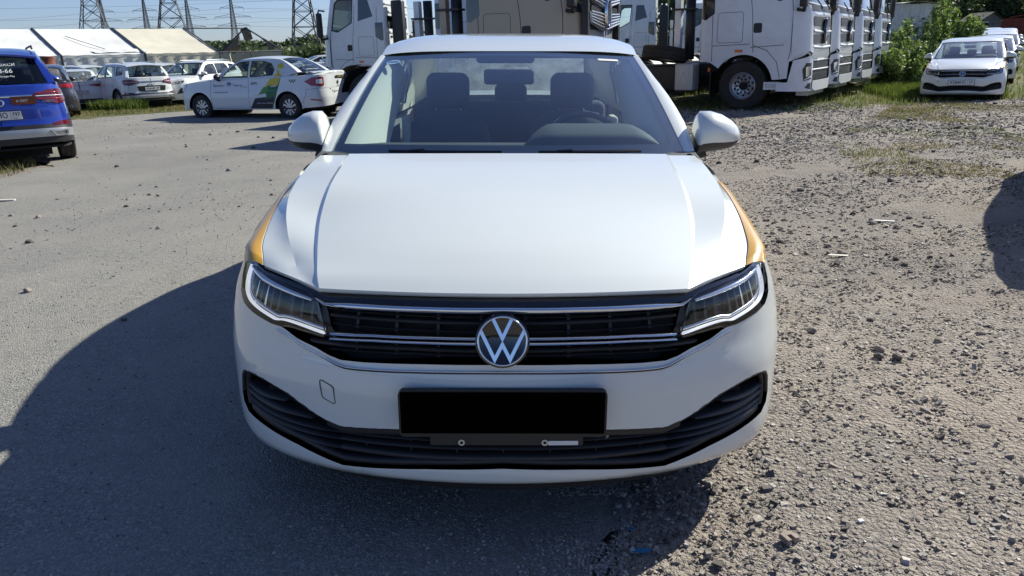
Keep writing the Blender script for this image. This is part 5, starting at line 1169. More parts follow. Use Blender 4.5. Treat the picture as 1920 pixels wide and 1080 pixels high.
# ---------------------------------------------------------------- tents
def lerp(a, b, t): return Vector(a)*(1-t)+Vector(b)*t
TA = Vector((.727, .686, 0)); TN = Vector((.686, -.727, 0)); TO = Vector((-31.7, 50, 0))
def tp(t, w_, z): return TO+TA*t+TN*w_+Vector((0, 0, z))
def tent(label, t0, t1, mat, seed, flap=False):
    root = thing('frame_tent', label, 'tent', tuple(tp((t0+t1)/2, 0, 0)), group='white frame tents in one long row'); o = Vector(root.location)
    rnd = np.random.default_rng(seed); n = 16; wide = 5.5
    def canv(side, nm):
        rows = []
        for i in range(n+1):
            t = t0+(t1-t0)*i/n; r = []
            for j in range(9):
                k = j/8; sag = .10*math.sin(math.pi*i/n)*math.sin(math.pi*k)+.03*rnd.random()*math.sin(math.pi*k); r.append(tp(t, side*wide*k, 3.72-(3.72-1.95)*k-sag)-o)
            rows.append(r)
        MB().grid(rows).build(nm, mat, root, smooth=True)
    canv(1, 'roof_canvas'); canv(-1, 'roof_canvas')
    for side in (1, -1):
        rows = []
        for i in range(n*2+1):
            t = t0+(t1-t0)*i/n/2; a = .08*math.sin(i*1.1+seed)+.05*rnd.random(); rows.append([tp(t, side*(wide+.02+a*k*1.3), 1.93-1.95*k)-o for k in (0,.25,.5,.75,1)])
        MB().grid(rows).build('wall_canvas', mat, root, smooth=True)
    MB().grid([[tp(t0+(t1-t0)*i/n, wide+.04+.02*math.sin(i*2.), z+.02*math.sin(i*1.7))-o for z in (1.99, 1.83)] for i in range(n+1)]).build('valance', mat, root, smooth=True)
    for t in (t0, t1):
        for side in (1, -1):
            MB().tube([tp(t, 0, 3.78)-o, tp(t, side*(wide+.04), 1.99)-o], .045, 6).build('rafter', 'galv', root); MB().tube([tp(t, side*(wide+.08), 1.99)-o, tp(t, side*(wide+.08), -.05)-o], .045, 6).build('post', 'galv', root)
    if flap:
        a = tp(t0+(t1-t0)*.42, 4.6, 2.32)-o; MB().grid([[a+TA*(3.2*i/8)+TN*(.25*k)+Vector((0,0,-.10*k-.03*math.sin(i*2.))) for k in (0,1,2)] for i in range(9)]).build('repair_patch', 'canvas', root)
        MB().tube([tp(t0+1.4, 1.6, 3.22)-o, tp(t0+2.4, 3.6, 2.60)-o, tp(t0+2.8, 4.4, 2.35)-o], .02, 5).build('seam_cord', 'galv', root)
    return root
tent('white tent bay behind the blue SUV, leftmost in view', -8.0, -3.1, 'canvas', 1); tent('white tent bay above the barrel and the dark saloon', -3.1, 1.76, 'canvas', 2)
tent('white tent bay with patched roof behind the white SUV', 1.8, 6.56, 'canvas', 3, True); tent('cream canvas tent bay at the right end of the row', 6.64, 11.5, 'canvas_w', 4)
rt = thing('tent_frame', 'collapsed end frame of the tent row with torn brown canvas rags', 'tent frame', tuple(tp(16.2, 0, 0))); o = Vector(rt.location)
MB().tube([tp(11.5, 0, 3.76)-o, tp(16.2, 0, 3.76)-o], .05, 6).build('ridge_pole', 'galv', rt)
for s in (1, -1):
    MB().tube([tp(16.2, 0, 3.8)-o, tp(16.2, s*5.5, 2.0)-o], .055, 6).build('rafter', 'galv', rt); MB().tube([tp(16.2, s*5.5, 2.0)-o, tp(16.2, s*5.5, 0)-o], .05, 6).build('post', 'galv', rt)
    MB().tube([tp(11.5, s*5.5, 1.98)-o, tp(16.2, s*5.5, 1.98)-o], .05, 6).build('eave_pole', 'galv', rt)
def rag(pts, mat='torn', nm='torn_canvas'):
    P_ = [tp(16.2+.12*math.sin(i*2.3), w_, z)-o for i, (w_, z) in enumerate(pts)]; c = sum(P_, Vector())/len(P_)+Vector((.1,-.25,0)); m = MB(); m.add([c]+P_, [(0, i+1, (i+1) % len(P_)+1) for i in range(len(P_))]); m.build(nm, mat, rt)
rag([(-5.4,2.0),(-1.3,3.35),(-1.5,2.6),(-1.2,2.05)]); rag([(-1.0,3.7),(.1,3.85),(1.1,3.45),(.8,3.2),(1.0,2.95),(.2,2.75),(-.7,2.9),(-.5,3.3)]); rag([(3.2,2.75),(5.4,2.05),(3.6,2.1)])
rag([(1.2,3.42),(3.2,2.80),(3.3,2.6),(2.2,2.95)])
for a, b in ((-5.3,-3.0),(-2.8,.2),(.4,3.2),(3.3,5.6)):
    rows = [[tp(16.1+.15*math.sin(w_*5)+.1*k, w_, 2.02-.8*k+.10*math.sin(w_*3))-o for k in (0,.4,1)] for w_ in np.linspace(a, b, 9)]
    MB().grid(rows).build('hanging_canvas', 'canvas_w', rt, smooth=True)
# barrels
for z, lb in ((-.05, 'rusty barrel under the visible one, hidden by parked cars'), (.83, 'rusty red-brown barrel standing above the dark saloon, in front of the tents')):
    b = thing('oil_barrel', lb, 'barrel', (-15.9, 27.2, z)); pr = [(0,.001),(0,.275),(.02,.285),(.04,.278)]
    for q in (.28,.56): pr += [(q-.02,.278),(q,.290),(q+.02,.278)]
    pr += [(.84,.278),(.86,.285),(.88,.275),(.86,.27),(.86,.001)]
    MB().lathe(pr, 'z', 28).build('drum', 'rust', b, smooth=True, sharp=40); MB().lathe([(.862,.05),(.875,.045),(.875,.001)], 'z', 10, (.12,.1,0)).build('bung', 'rust', b)
# ---------------------------------------------------------------- pylons and lines
def pylon(label, x, y, H_, w0, w1, brk, arms, rz=0, r=.10, zb=0):
    root = thing('power_pylon', label, 'pylon', (x, y, zb), rz, 'lattice power pylons')
    def hw(z): return np.interp(z, [0, brk, H_], [w0, w1, .35])
    L_ = [0]; 
    while L_[-1] < H_-.5: L_.append(L_[-1]+max(1.1*2*hw(L_[-1])*.62, 1.6))
    L_[-1] = H_
    cor = [(1,1),(1,-1),(-1,-1),(-1,1)]
    for cx, cy in cor: MB().tube([(cx*hw(z), cy*hw(z), z) for z in L_], r, 4).build('leg', 'galv', root)
    m = MB()
    for a, b in zip(L_[:-1], L_[1:]):
        for k in range(4):
            c0, c1 = cor[k], cor[(k+1) % 4]; A, B = hw(a), hw(b)
            m.tube([(c0[0]*A, c0[1]*A, a), (c1[0]*B, c1[1]*B, b)], r*.55, 3, cap=False); m.tube([(c1[0]*A, c1[1]*A, a), (c0[0]*B, c0[1]*B, b)], r*.55, 3, cap=False); m.tube([(c0[0]*B, c0[1]*B, b), (c1[0]*B, c1[1]*B, b)], r*.5, 3, cap=False)
    tag(m.build('lattice', 'galv', root), kind='stuff')
    for z, l in arms:
        m = MB()
        for s in (-1, 1):
            m.tube([(s*hw(z), .3, z), (s*l, 0, z+.1)], r*.6, 3); m.tube([(s*hw(z), -.3, z), (s*l, 0, z+.1)], r*.6, 3); m.tube([(s*hw(z), 0, z+1.5), (s*l, 0, z+.1)], r*.6, 3)
            for q in (.35,.65): m.tube([(s*l*q, 0, z), (s*l*q, 0, z+1.5*(1-q))], r*.4, 3)
            m.tube([(s*l, 0, z), (s*l, 0, z-1.6)], r*.5, 3)
        m.build('crossarm', 'galv', root)
    return root
BIG = [(33,7),(38,5)]
pylon('tall lattice pylon above the middle of the tents, cut by the top edge', -103, 200, 44, 5.2, 1.5, 17.2, BIG, .35, .12)
pylon('tall lattice pylon right of the first, cut by the top edge', -83.5, 200, 44, 5.2, 1.5, 17.2, BIG, .35, .16)
pylon('lattice pylon beside the left lorry mirror, cut by the top edge', -35.2, 140, 38, 2.7, 1.0, 14, [(28,6),(33,5)], .35, .12)
ARM = [(20.5,9),(25.2,10),(30,6.5)]
for x, y, lb in ((-202, 450, 'slim distant pylon with three arms between the two tall ones'), (-153, 450, 'slim distant pylon above the torn tent frame'), (-178, 450, 'slim distant pylon partly behind the second tall one'), (-226, 450, 'slim distant pylon partly behind the first tall one')):
    pylon(lb, x, y, 37, 4.2, 1.5, 16, ARM, .1, .17)
P0 = [(-330, 380), (-103, 200), (-83.5, 200), (-35.2, 140), (60, 90)]
k = 0
for a, b, hs in (((-420,430),(-226,450),(30,25,20.5)), ((-226,450),(-202,450),(30,25)), ((-202,450),(-153,450),(30,25,20.5)), ((-153,450),(120,430),(30,25,20.5)), ((-300,150),(-103,200),(19.5,22.5,25)), ((-103,200),(-40,230),(18,)), ((-260,120),(-60,260),(14,17,20)), ((-103,200),(30,260),(20,23,26))):
    for h in hs:
        pts = [(a[0]+(b[0]-a[0])*t, a[1]+(b[1]-a[1])*t, h-4*(4*t*(1-t))*min(1, math.hypot(a[0]-b[0], a[1]-b[1])/220)) for t in np.linspace(0, 1, 21)]
        c_ = MB().tube(pts, .030 if h < 40 and a[1] < 300 else .055, 3).build('power_line', 'wire', None); tag(c_, 'thin dark power line crossing the sky between the pylons', 'power line', 'power lines strung between the pylons'); k += 1
# ---------------------------------------------------------------- sheds and trailer
sh = thing('metal_shed', 'pale corrugated metal shed half hidden by the leafy shrub, right of the last lorry', 'shed', (15.5, 31.0, .12), R(18))
Wd, Dp, Hh = 2.1, 2.4, 2.60
def corr(x0, x1, y, z0, z1, nm, ax=0):
    n = int(abs(x1-x0)/.06); m = MB(); m.grid([[((x0+(x1-x0)*i/n) if ax == 0 else y+(.025 if (i//2) % 2 else 0), (y+(.025 if (i//2) % 2 else 0)) if ax == 0 else (x0+(x1-x0)*i/n), z) for z in (z0, z1)] for i in range(n+1)]); return m.build(nm, 'shedwhite', sh)
for i in range(4): corr(.525*i+.004, .525*(i+1)-.006, 0, 0, Hh-.02*(i % 2), 'wall_panel')
corr(0, Dp, Wd, 0, Hh, 'wall_panel', 1); corr(0, Dp, 0, 0, Hh, 'wall_panel', 1); MB().box((Wd/2, Dp, Hh/2), (Wd, .04, Hh)).build('rear_wall', 'shedwhite', sh)
MB().box((1.86,-.045,1.7), (.34,.02,1.5)).build('doorway_shade', 'under', sh)  # black slab on the solid front paints in the shade inside a doorway
MB().grid([[(x, y, Hh+.03+.10*(y/Dp)+.05*math.sin(x*2.1)*(1 if y < 0 else .3)) for y in (-.25,.5,Dp+.1)] for x in np.linspace(-.1, Wd+.1, 12)]).build('roof_sheet', 'shedwhite', sh)
wd = thing('wooden_shed', 'small grey wooden shed with dark openings above the shrub at the right', 'shed', (36.0, 59.5, .75), R(12))
for i in range(7): MB().box((.13+.27*i, 0, .95), (.255, .05, 1.9)).build('board', 'wood', wd)
MB().box((.95,1.0,.9), (1.85,1.9,1.75)).build('walls', 'wood', wd); MB().box((.42,-.03,1.45), (.55,.03,.5)).build('window', 'under', wd); MB().box((.45,-.03,.55), (.62,.03,.75)).build('doorway_shade', 'under', wd)  # window and doorway are black slabs on the boards, inner shade as colour
for a in ((.42,1.72),(.42,1.18)): MB().box((a[0],-.05,a[1]), (.62,.03,.06)).build('window_frame', 'sticker', wd)
MB().grid([[(-.15,y,1.85),(.95,y,2.45),(2.05,y,1.85)] for y in (-.2,2.1)]).build('roof', 'wood', wd); MB().prism([(0,1.9),(1.9,1.9),(.95,2.38)], ((0,-.02,0),(1,0,0),(0,0,1),(0,1,0)), .05).build('gable', 'wood', wd)
tr = thing('red_trailer', 'rusty red trailer body behind the parked row at the far right', 'trailer', (39.6, 60, 1.1), R(-15))
MB().prism([(-2.4,0),(4.5,0),(4.5,1.15),(-1.3,1.15),(-2.0,.5)], ((0,0,.45),(1,0,0),(0,0,1),(0,1,0)), 2.0).build('tipper_body', 'redpaint', tr); MB().tube([(-1.0,-.05,1.65),(1.2,-.05,2.0),(3.2,-.05,1.75)], .05, 5).build('rail', 'redpaint', tr)
for x in (-1,2.5): MB().lathe([(0,.001),(0,.45),(.25,.45),(.25,.001)], 'y', 18, (x,-.1,.4)).build('wheel', 'tyre', tr)
# ---------------------------------------------------------------- foliage
def leafmat(name, c0, c1, c2, sc=2.0, rough=.55):
    m, t, b = newmat(name); N = t.nodes; L = t.links; tc = N.new('ShaderNodeTexCoord')
    n = N.new('ShaderNodeTexNoise'); n.inputs['Scale'].default_value = sc; n.inputs['Detail'].default_value = 5; L.new(tc.outputs['Object'], n.inputs['Vector'])
    g = N.new('ShaderNodeNewGeometry'); ad = N.new('ShaderNodeMath'); ad.operation = 'ADD'; mu = N.new('ShaderNodeMath'); mu.operation = 'MULTIPLY_ADD'; mu.inputs[1].default_value = .5; mu.inputs[2].default_value = -.25
    L.new(g.outputs['Random Per Island'], mu.inputs[0]); L.new(mu.outputs[0], ad.inputs[0]); L.new(n.outputs[0], ad.inputs[1])
    r = N.new('ShaderNodeValToRGB'); e = r.color_ramp.elements; e.new(.5); e[0].position = .25; e[2].position = .8; e[0].color = (*c0, 1); e[1].color = (*c1, 1); e[2].color = (*c2, 1)
    L.new(ad.outputs[0], r.inputs[0]); L.new(r.outputs[0], b.inputs['Base Color']); setp(b, Roughness=rough)
    tr_ = N.new('ShaderNodeBsdfTranslucent'); L.new(r.outputs[0], tr_.inputs[0]); mx = N.new('ShaderNodeMixShader'); mx.inputs[0].default_value = .4; o = N['Material Output']; L.new(b.outputs[0], mx.inputs[1]); L.new(tr_.outputs[0], mx.inputs[2]); L.new(mx.outputs[0], o.inputs[0]); return m
M['leaf'] = leafmat('shrub_leaf', (.06,.11,.02), (.15,.23,.045), (.32,.40,.13)); M['wood_leaf'] = leafmat('far_leaf', (.04,.065,.03), (.075,.11,.045), (.13,.16,.065), .12); M['tree_leaf'] = leafmat('tree_leaf', (.045,.07,.03), (.085,.125,.045), (.15,.19,.07), .5)
M['grass'] = leafmat('grass_blade', (.06,.10,.015), (.13,.19,.03), (.24,.27,.07), 1.2); M['dry_grass'] = leafmat('dry_grass_blade', (.12,.12,.04), (.24,.21,.085), (.36,.31,.16), 1.2); M['bark'] = P('bark', (.09,.07,.05), .9, var=.3)
def leaves(P_, size, rng, up=.3):
    n = len(P_); a = rng.normal(size=(n, 3)); a[:, 2] += up; a /= np.linalg.norm(a, axis=1, keepdims=True); t = rng.normal(size=(n, 3)); t -= (t*a).sum(1, keepdims=True)*a; t /= np.linalg.norm(t, axis=1, keepdims=True); b = np.cross(a, t)
    s = (size*(.6+.8*rng.random(n)))[:, None]; V = np.stack([P_-t*s, P_+b*s*.55, P_+t*s, P_-b*s*.55], 1).reshape(-1, 3); F = np.arange(4*n).reshape(n, 4); return V, F
def crown_pts(n, rng, blobs):
    out = []; w_ = np.array([b[3]*b[4]*b[5] for b in blobs])**.7; w_ /= w_.sum()
    for b, k in zip(blobs, (w_*n).astype(int)):
        d = rng.normal(size=(k, 3)); d /= np.linalg.norm(d, axis=1, keepdims=True); r = (.55+.45*rng.random(k)**.5)*(1+.25*(rng.random(k)-.5)); out.append(np.array(b[:3])+d*r[:, None]*np.array(b[3:]))
    return np.concatenate(out)
def shrub(label, x, y, z, w_, h, n, seed, group=None, size=.055):
    root = thing('leafy_shrub', label, 'shrub', (x, y, z), group=group); rng = np.random.default_rng(seed); pts = []; m = MB()
    ns = 26
    for k in range(ns):
        a = rng.random()*6.283; rr = w_*.5*math.sqrt(rng.random()); hh = h*(.55+.5*rng.random())*(1-.35*(rr/(w_*.5))**2); p0 = np.array([.3*rr*math.cos(a), .3*rr*math.sin(a), 0]); p1 = np.array([rr*math.cos(a), rr*math.sin(a), hh])
        mid = (p0+p1)/2+[0,0,hh*.12]; m.tube([p0, mid, p1], [.02,.014,.005], 4)
        q = n//ns; t = rng.random(q)**.75; base = (1-t)[:, None]**2*p0+2*(t*(1-t))[:, None]*mid+(t**2)[:, None]*p1; pts.append(base+rng.normal(size=(q, 3))*np.array([.20,.20,.12])*w_*.28*(1.05-.55*t)[:, None])
    m.build('stem', 'bark', root); Pp = np.concatenate(pts); Pp[:, 2] = np.abs(Pp[:, 2])
    V, F = leaves(Pp, size, rng, .5); np_mesh('foliage', V, F, 'leaf', root); return root
G1 = 'leafy shrubs in front of the corrugated shed'
shrub('tall light-green shrub rising left of the wooden shed', 15.85, 28.0, .0, 2.3, 3.1, 11000, 1, G1); shrub('leafy shrub in front of the corrugated shed wall', 14.2, 27.4, .0, 2.8, 2.0, 9000, 2, G1)
shrub('low wide shrub between the last lorry and the parked saloon', 12.6, 24.4, 0, 2.4, 1.4, 7500, 3, G1); shrub('dark green shrub directly behind the front right saloon', 15.6, 26.2, .0, 2.8, 1.5, 8000, 4, G1); shrub('shrub with upright shoots beside the shed roof', 16.7, 31.5, .1, 2.4, 2.3, 6000, 5, G1)
shrub('far green shrub behind the right row, below the wooden shed', 28.0, 48.0, .4, 3.5, 1.6, 6000, 6, G1, .09)
shrub('thin weedy shrub beyond the cream tent, before the far wood', -26.5, 66, 0, 5, 3.2, 2600, 8, None, .10)
protos = []
def tree(label, x, y, z, h, w_, seed, group, sc=1.0):
    rng = np.random.default_rng(seed); root = thing('broadleaf_tree', label, 'tree', (x, y, z), rng.random()*6, group)
    if len(protos) < 4:
        m = MB(); m.tube([(0,0,0),(.05,.03,2),(.0,.1,4.2),(.1,.0,6.5)], [.16,.13,.09,.03], 7); bl = []
        for k in range(11):
            a = rng.random()*6.28; rr = 1.9*math.sqrt(rng.random()); zz = 2.2+5.0*rng.random(); s_ = (.8+.75*rng.random())*(1.1-.06*zz); bl.append((rr*math.cos(a)*(1.1-.07*zz), rr*math.sin(a)*(1.1-.07*zz), zz, s_*1.15, s_*1.15, s_*.85)); m.tube([(0,0,zz*.55),(bl[-1][0]*.8,bl[-1][1]*.8,zz)], [.06,.02], 4)
        t_ = m.build('trunk', 'bark', root); V, F = leaves(crown_pts(5200, rng, bl), .17, rng); c_ = np_mesh('crown', V, F, 'tree_leaf', root); protos.append((t_.data, c_.data))
    else:
        a, b = protos[seed % 4]; link('trunk', a, root); link('crown', b, root)
    root.scale = (w_/4.6, w_/4.6, h/8.0); return root
rng = np.random.default_rng(11)
lab = ['dark tree behind the corrugated shed', 'dense tree behind the lorry row end', 'dark green tree left of the wooden shed', 'round tree behind the wooden shed', 'tree with open crown right of the wooden shed', 'dark tree above the red trailer']
TR = [(25,52,7.5,6,0),(29,58,8.5,7,1),(33.5,66,7.8,7,2),(41,84,8,7,3),(48,86,7,7,4),(56,88,7.2,7,5),(36,80,10,8,None),(46,92,9.5,8,None),(55,90,9,8,None),(60,84,8,8,None),(27,70,9,8,None),(64,96,9,9,None),(52,102,10,9,None),(41,98,10,9,None)]
for i, (x, y, h, w_, li) in enumerate(TR):
    tree(lab[li] if li is not None else 'tree in the belt beyond the right-hand parked row', x, y, ground_z(x, min(y, 60)), h, w_, i, 'trees beyond the right-hand parked row')
# far wood, counted by nobody
def wood(name, xs, ys, n, hh, seed, dep=30, size=.9):
    rng = np.random.default_rng(seed); t = rng.random(n); x = np.interp(t, np.linspace(0, 1, len(xs)), xs)+rng.normal(size=n)*1.5; y = np.interp(t, np.linspace(0, 1, len(ys)), ys)+rng.random(n)*dep
    H_ = hh*(.62+.55*fnoise(x, y*.25, 9, 3, seed)+.25*vnoise(x, x*0, 2.2, seed)); z = H_*rng.random(n)**.55; V, F = leaves(np.column_stack([x, y, z]), size, rng, .2); return tag(np_mesh(name, V, F, 'wood_leaf', kind='stuff'), 'dark mixed wood along the horizon')
wood('far_wood', [-330,-220,-120,-60,-10,60], [330,260,200,175,190,190], 80000, 5.2, 5, 22, .55)
wood('right_wood', [30,60,90,160,300], [125,118,110,130,200], 26000, 13, 6, 30, 1.0)
wood('far_wood', [-300,-100,100,300], [-90,-75,-80,-110], 16000, 5, 13, 12, 1.0)  # unseen wood behind the camera, added for reflections in paint and chrome
wood('scrub_belt', [-75,-50,-25,-8], [150,120,100,95], 9000, 2.6, 9, 12, .5)
# ---------------------------------------------------------------- grass
def blades(name, X, Y, h, mat, seed, wd_=.006, lean=.5):
    rng = np.random.default_rng(seed); n = len(X); z = ground_z(X, Y)-.02; a = rng.random(n)*6.283; d = np.column_stack([np.cos(a), np.sin(a), np.zeros(n)]); s = np.column_stack([-d[:, 1], d[:, 0], np.zeros(n)])*(wd_*(.6+.8*rng.random(n)))[:, None]
    h = h*(.5+.8*rng.random(n)); l = (lean*h*rng.random(n))[:, None]; B = np.column_stack([X, Y, z]); Mi = B+d*l*.35+np.column_stack([0*h, 0*h, h*.55]); T_ = B+d*l+np.column_stack([0*h, 0*h, h])
    V = np.stack([B-s, B+s, Mi+s*.8, T_, Mi-s*.8], 1).reshape(-1, 3); F = (np.arange(n)[:, None]*5+np.array([0,1,2,3,4])).reshape(n, 5)
    return np_mesh(name, V, F, mat, kind='stuff')
def scatter(n, poly, seed, thr=None, s=1.5):
    rng = np.random.default_rng(seed); A = np.array(poly); x0, y0 = A.min(0); x1, y1 = A.max(0); x = x0+(x1-x0)*rng.random(n); y = y0+(y1-y0)*rng.random(n); k = inpoly(x, y, poly)
    if thr is not None: k &= fnoise(x, y, s, 3, seed) > thr
    return x[k], y[k]
GL = [(-30,23),(-11.9,21.6),(-10.3,22.4),(-9.2,23.1),(-5,23.8),(-5,30),(-30,34)]
X, Y = scatter(60000, GL, 21, .38); blades('grass', X, Y, .085, 'dry_grass', 1, .008); X, Y = scatter(16000, GL, 22, .56); blades('grass', X, Y, .12, 'grass', 2, .009)
X, Y = scatter(2600, [(-13.9,25.6),(-12.5,25.0),(-12.3,26.6),(-13.8,27)], 27); blades('grass', X, Y, .36, 'grass', 12, .010)
X, Y = scatter(16000, [(-12,15.5),(-9.8,15.4),(-7.7,12.3),(-6.7,10.8),(-6.5,9.6),(-9,8),(-14,12)], 23, .4); blades('grass', X, Y, .11, 'dry_grass', 3, .005)
GR_ = [(2.5,17.6),(5,16.2),(6.5,15.6),(9,16.9),(10.5,17.9),(13,17.5),(16,17),(24,28),(40,60),(10,50),(2.5,26)]
X, Y = scatter(110000, GR_, 24, .36); blades('grass', X, Y, .13, 'grass', 4, .007); X, Y = scatter(50000, GR_, 25, .45); blades('grass', X, Y, .15, 'dry_grass', 5, .007)
X, Y = scatter(50000, [(9.6,18.9),(12.2,18.6),(14.5,22.6),(16.5,27),(13,27),(10.5,22.5)], 26); blades('grass', X, Y, .22, 'grass', 6, .008)
GG = [(3.8,8),(6,6.8),(9,8.5),(14,14),(15,18),(9,17.5),(6,13),(4.5,10.5)]
X, Y = scatter(90000, GG, 28, .58, 1.1); blades('grass', X, Y, .055, 'dry_grass', 7, .004, .9); X, Y = scatter(40000, GG, 29, .62, .8); blades('grass', X, Y, .05, 'grass', 8, .004, .9)
X, Y = scatter(9000, [(2.4,4),(4.2,4.4),(5.5,8),(3.5,8)], 30, .70, .5); blades('grass', X, Y, .035, 'dry_grass', 9, .003, .9)
# ---------------------------------------------------------------- stones
CUBE = np.array([[x, y, z] for x in (-1,1) for y in (-1,1) for z in (-1,1)], float)/1.5; CF = np.array([(0,1,3,2),(4,6,7,5),(0,4,5,1),(2,3,7,6),(0,2,6,4),(1,5,7,3)])
def stones(name, X, Y, R_, mat, seed, z=None, flat=.6):
    rng = np.random.default_rng(seed); n = len(X); V = CUBE[None]*(.62+.6*rng.random((n, 8, 3))); V = V*np.stack([.75+.5*rng.random(n), .6+.4*rng.random(n), flat*(.6+.6*rng.random(n))], 1)[:, None]; a = rng.random(n)*6.283; c, s = np.cos(a)[:, None], np.sin(a)[:, None]
    x = V[..., 0]*c-V[..., 1]*s; y = V[..., 0]*s+V[..., 1]*c; tl_ = rng.normal(size=(n, 2))*.25; zz = V[..., 2]+x*tl_[:, :1]+y*tl_[:, 1:]
    z0 = ground_z(X, Y) if z is None else z; P_ = np.stack([x*R_[:, None]+X[:, None], y*R_[:, None]+Y[:, None], zz*R_[:, None]+(z0+R_*.12)[:, None]], -1).reshape(-1, 3)
    F = (np.arange(n)[:, None, None]*8+CF[None]).reshape(-1, 4); return np_mesh(name, P_, F, mat, kind='stuff')
def gravel_xy(n, x0, x1, y0, y1, seed, thr=.0, s=1.2, asph=False):
    rng = np.random.default_rng(seed); x = x0+(x1-x0)*rng.random(n); y = y0+(y1-y0)*rng.random(n)**1.0; k = on_asphalt(x, y) if asph else ~on_asphalt(x, y)
    k &= fnoise(x, y, s, 3, seed % 3) > thr; return x[k], y[k], rng
for i, (n, box, rad, thr, s) in enumerate([(28000,(.1,4.6,1.4,5.5),.0050,0,1),(16000,(.1,4.6,1.4,5.5),.0085,.42,.8),(4300,(.1,5,1.4,6),.014,.5,.7),(34000,(.8,9,5,11),.010,.40,1.2),(11000,(.8,9,5,11),.017,.47,1.0),(30000,(1,15,10,18),.016,.38,2.2),(9000,(2,15,10,18),.027,.47,2.0)]):
    x, y, rg = gravel_xy(n, *box, 40+i, thr, s); q = rg.random(len(x)); rr = rad*(.6+.9*rg.random(len(x))**2); mats = ['stone_m', 'stone_d', 'stone_l', 'stone_r']; ed = [0,.42,.66,.88,1.01]
    for m_, a, b in zip(mats, ed[:-1], ed[1:]):
        k = (q >= a) & (q < b); stones('gravel', x[k], y[k], rr[k], m_, 50+i, z=ground_z(x[k], y[k])+(fnoise(x[k], y[k], 1.6, 4, 3)-.5)*.054+(fnoise(x[k], y[k], .22, 3, 9)-.5)*.027)
for i, (n, box, rad, thr, m_) in enumerate([(5000,(-6,1,1.4,8),.0042,.45,'stone_d'),(3500,(-6,1,1.4,8),.0045,.45,'stone_l'),(5200,(-11,2,5,22),.009,.5,'stone_d'),(2500,(-11,2,5,22),.009,.52,'stone_r'),(700,(-11,2,5,22),.018,.55,'stone_d')]):
    x, y, rg = gravel_xy(n, *box, 60+i, thr, 1.5, True); stones('grit', x, y, rad*(.6+.9*rg.random(len(x))**2), m_, 70+i, z=ground_z(x, y)+.004)
for i, (n, sp_) in enumerate([(16000,.14),(9000,.30),(4000,.6)]):
    rg = np.random.default_rng(90+i); y = 1.4+4.2*rg.random(n); xe_ = np.interp(y, [0,1.7,2.6,4,5.5,8], [.4,.24,.40,.70,.9,1.0]); x = xe_-np.abs(rg.normal(size=n))*sp_+.05; k = fnoise(x, y, .5, 3, 2) > .4; x, y = x[k], y[k]
    for j, m_ in enumerate(('stone_m','stone_r','stone_l')): stones('grit', x[j::3], y[j::3], .0048*(.5+rg.random(len(x[j::3]))), m_, 95+i+j, z=ground_z(x[j::3], y[j::3])+.004)
# larger loose stones, one object each
def rock_mesh(seed):
    bm = bmesh.new(); bmesh.ops.create_icosphere(bm, subdivisions=2, radius=1); rg = np.random.default_rng(seed)
    pl = rg.normal(size=(9, 3)); pl /= np.linalg.norm(pl, axis=1, keepdims=True); dd = .62+.3*rg.random(9)
    for v in bm.verts:
        p = np.array(v.co)
        for n_, d in zip(pl, dd):
            h = p@n_-d
            if h > 0: p = p-n_*h
        v.co = Vector(p*(1+.05*(rg.random()-.5)))
    me = bpy.data.meshes.new('stone'); bm.to_mesh(me); bm.free(); return me
RM = []
for k in range(8):
    me = rock_mesh(k); me.materials.append(M[('stone_d','stone_m','stone_r','stone_d')[k % 4]]); RM.append(me)
rg = np.random.default_rng(5); cnt = 0
spec = [(70,(.9,4.3,1.9,6),.020,.034),(60,(1.5,8,5,11),.03,.05),(40,(2,13,10,17),.04,.07)]
for n, (x0, x1, y0, y1), r0, r1 in spec:
    for i in range(n):
        x = x0+(x1-x0)*rg.random(); y = y0+(y1-y0)*rg.random()
        if on_asphalt(x, y)[0] or (x < 1.35 and 1.9 < y < 7): continue
        s = r0+(r1-r0)*rg.random()**2; o = link('stone', RM[cnt % 8]); cnt += 1; o.location = (x, y, ground_z(x, y)+s*.25); o.scale = (s, s*.85, s*.6); o.rotation_euler = (rg.random()*.4, rg.random()*.4, rg.random()*6.28); tag(o, 'loose dark stone lying on the pale gravel lot', 'stone', 'loose stones on the gravel')
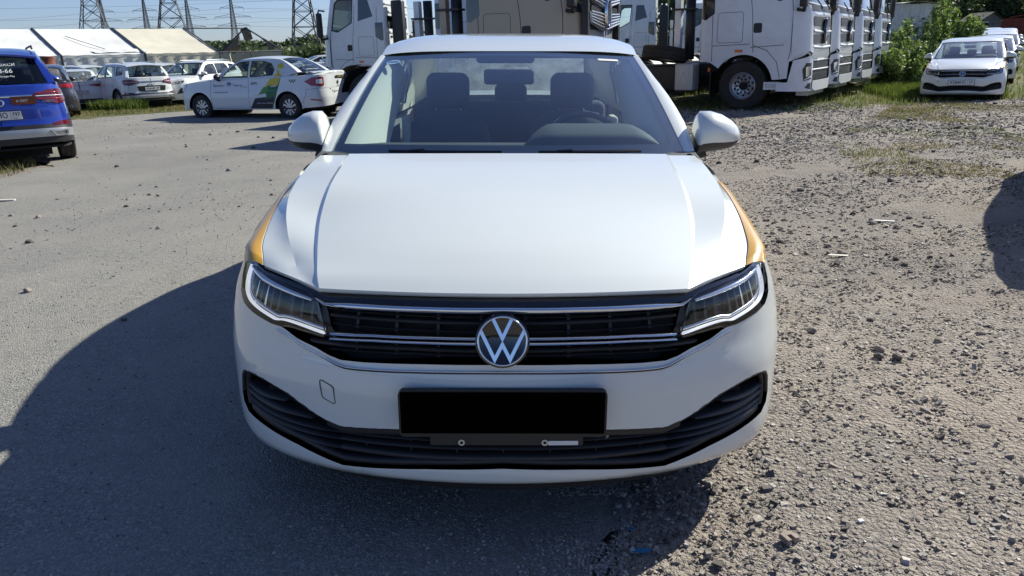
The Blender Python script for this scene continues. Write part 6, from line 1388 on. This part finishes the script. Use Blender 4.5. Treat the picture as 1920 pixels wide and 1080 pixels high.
for i in range(80):
    x = -6+6.0*rg.random(); y = 2.4+13*rg.random()**1.2
    if not on_asphalt(x, y)[0] or (abs(x) < 1.4 and y < 7): continue
    s = .012+.016*rg.random()+.0012*y; o = link('stone', RM[cnt % 8]); cnt += 1; o.location = (x, y, ground_z(x, y)+s*.35); o.scale = (s, s*.85, s*.65); o.rotation_euler = (0, 0, rg.random()*6.28); tag(o, 'small pebble lying on the grey asphalt', 'stone', 'pebbles on the asphalt')
# scraps
def scrap(nm, lb, cat, x, y, poly, mat, rz, h=.008, z=.0):
    o = MB().prism(poly, ((0,0,0),(1,0,0),(0,1,0),(0,0,1)), h).build(nm, mat, None); o.location = (x, y, ground_z(x, y)+.008+z); o.rotation_euler = (.05, .08, rz); tag(o, lb, cat)
scrap('plastic_scrap', 'blue plastic scrap on the shaded gravel near the bottom edge', 'scrap', .345, 1.80, [(-.03,-.006),(.0,-.012),(.03,-.004),(.022,.006),(-.02,.008)], 'bluebit', .1, .003)
scrap('plastic_scrap', 'tiny blue plastic flake just above the longer blue scrap', 'scrap', .33, 1.90, [(-.010,-.004),(.010,-.005),(.008,.005),(-.008,.005)], 'bluebit', .4, .003)
scrap('wood_chip', 'pale flat wooden strip on the asphalt at the left edge', 'wood chip', -5.40, 7.98, [(-.10,-.02),(.07,-.03),(.09,.01),(-.08,.03)], 'debris', .6, .015)
scrap('paper_scrap', 'long pale scrap on the gravel in front of the grass tufts', 'scrap', 3.05, 5.95, [(-.10,-.008),(.08,-.014),(.10,.004),(-.06,.014)], 'sticker', .05, .006)
scrap('plastic_scrap', 'faint pale flattened scrap on the gravel, lower left of the long one', 'scrap', 2.27, 5.0, [(-.08,-.01),(.06,-.02),(.09,.01),(-.05,.018)], 'debris', .1, .004)
scrap('white_chip', 'small white chip on the gravel near the bottom right', 'chip', 1.03, 1.93, [(-.008,-.006),(.008,-.006),(.009,.005),(-.007,.006)], 'sticker', .3, .006)
scrap('white_chip', 'bright white chip on the gravel at the lower right', 'chip', 2.16, 2.05, [(-.012,-.008),(.010,-.010),(.012,.007),(-.010,.010)], 'sticker', .9, .008)
scrap('rusty_bracket', 'little rusty bracket piece lying on the sunlit gravel, lower centre right', 'bracket', .78, 1.84, [(-.022,-.018),(-.008,-.018),(-.008,.004),(.008,.004),(.008,-.016),(.022,-.016),(.022,.018),(-.022,.018)], 'stone_r', .4, .018)
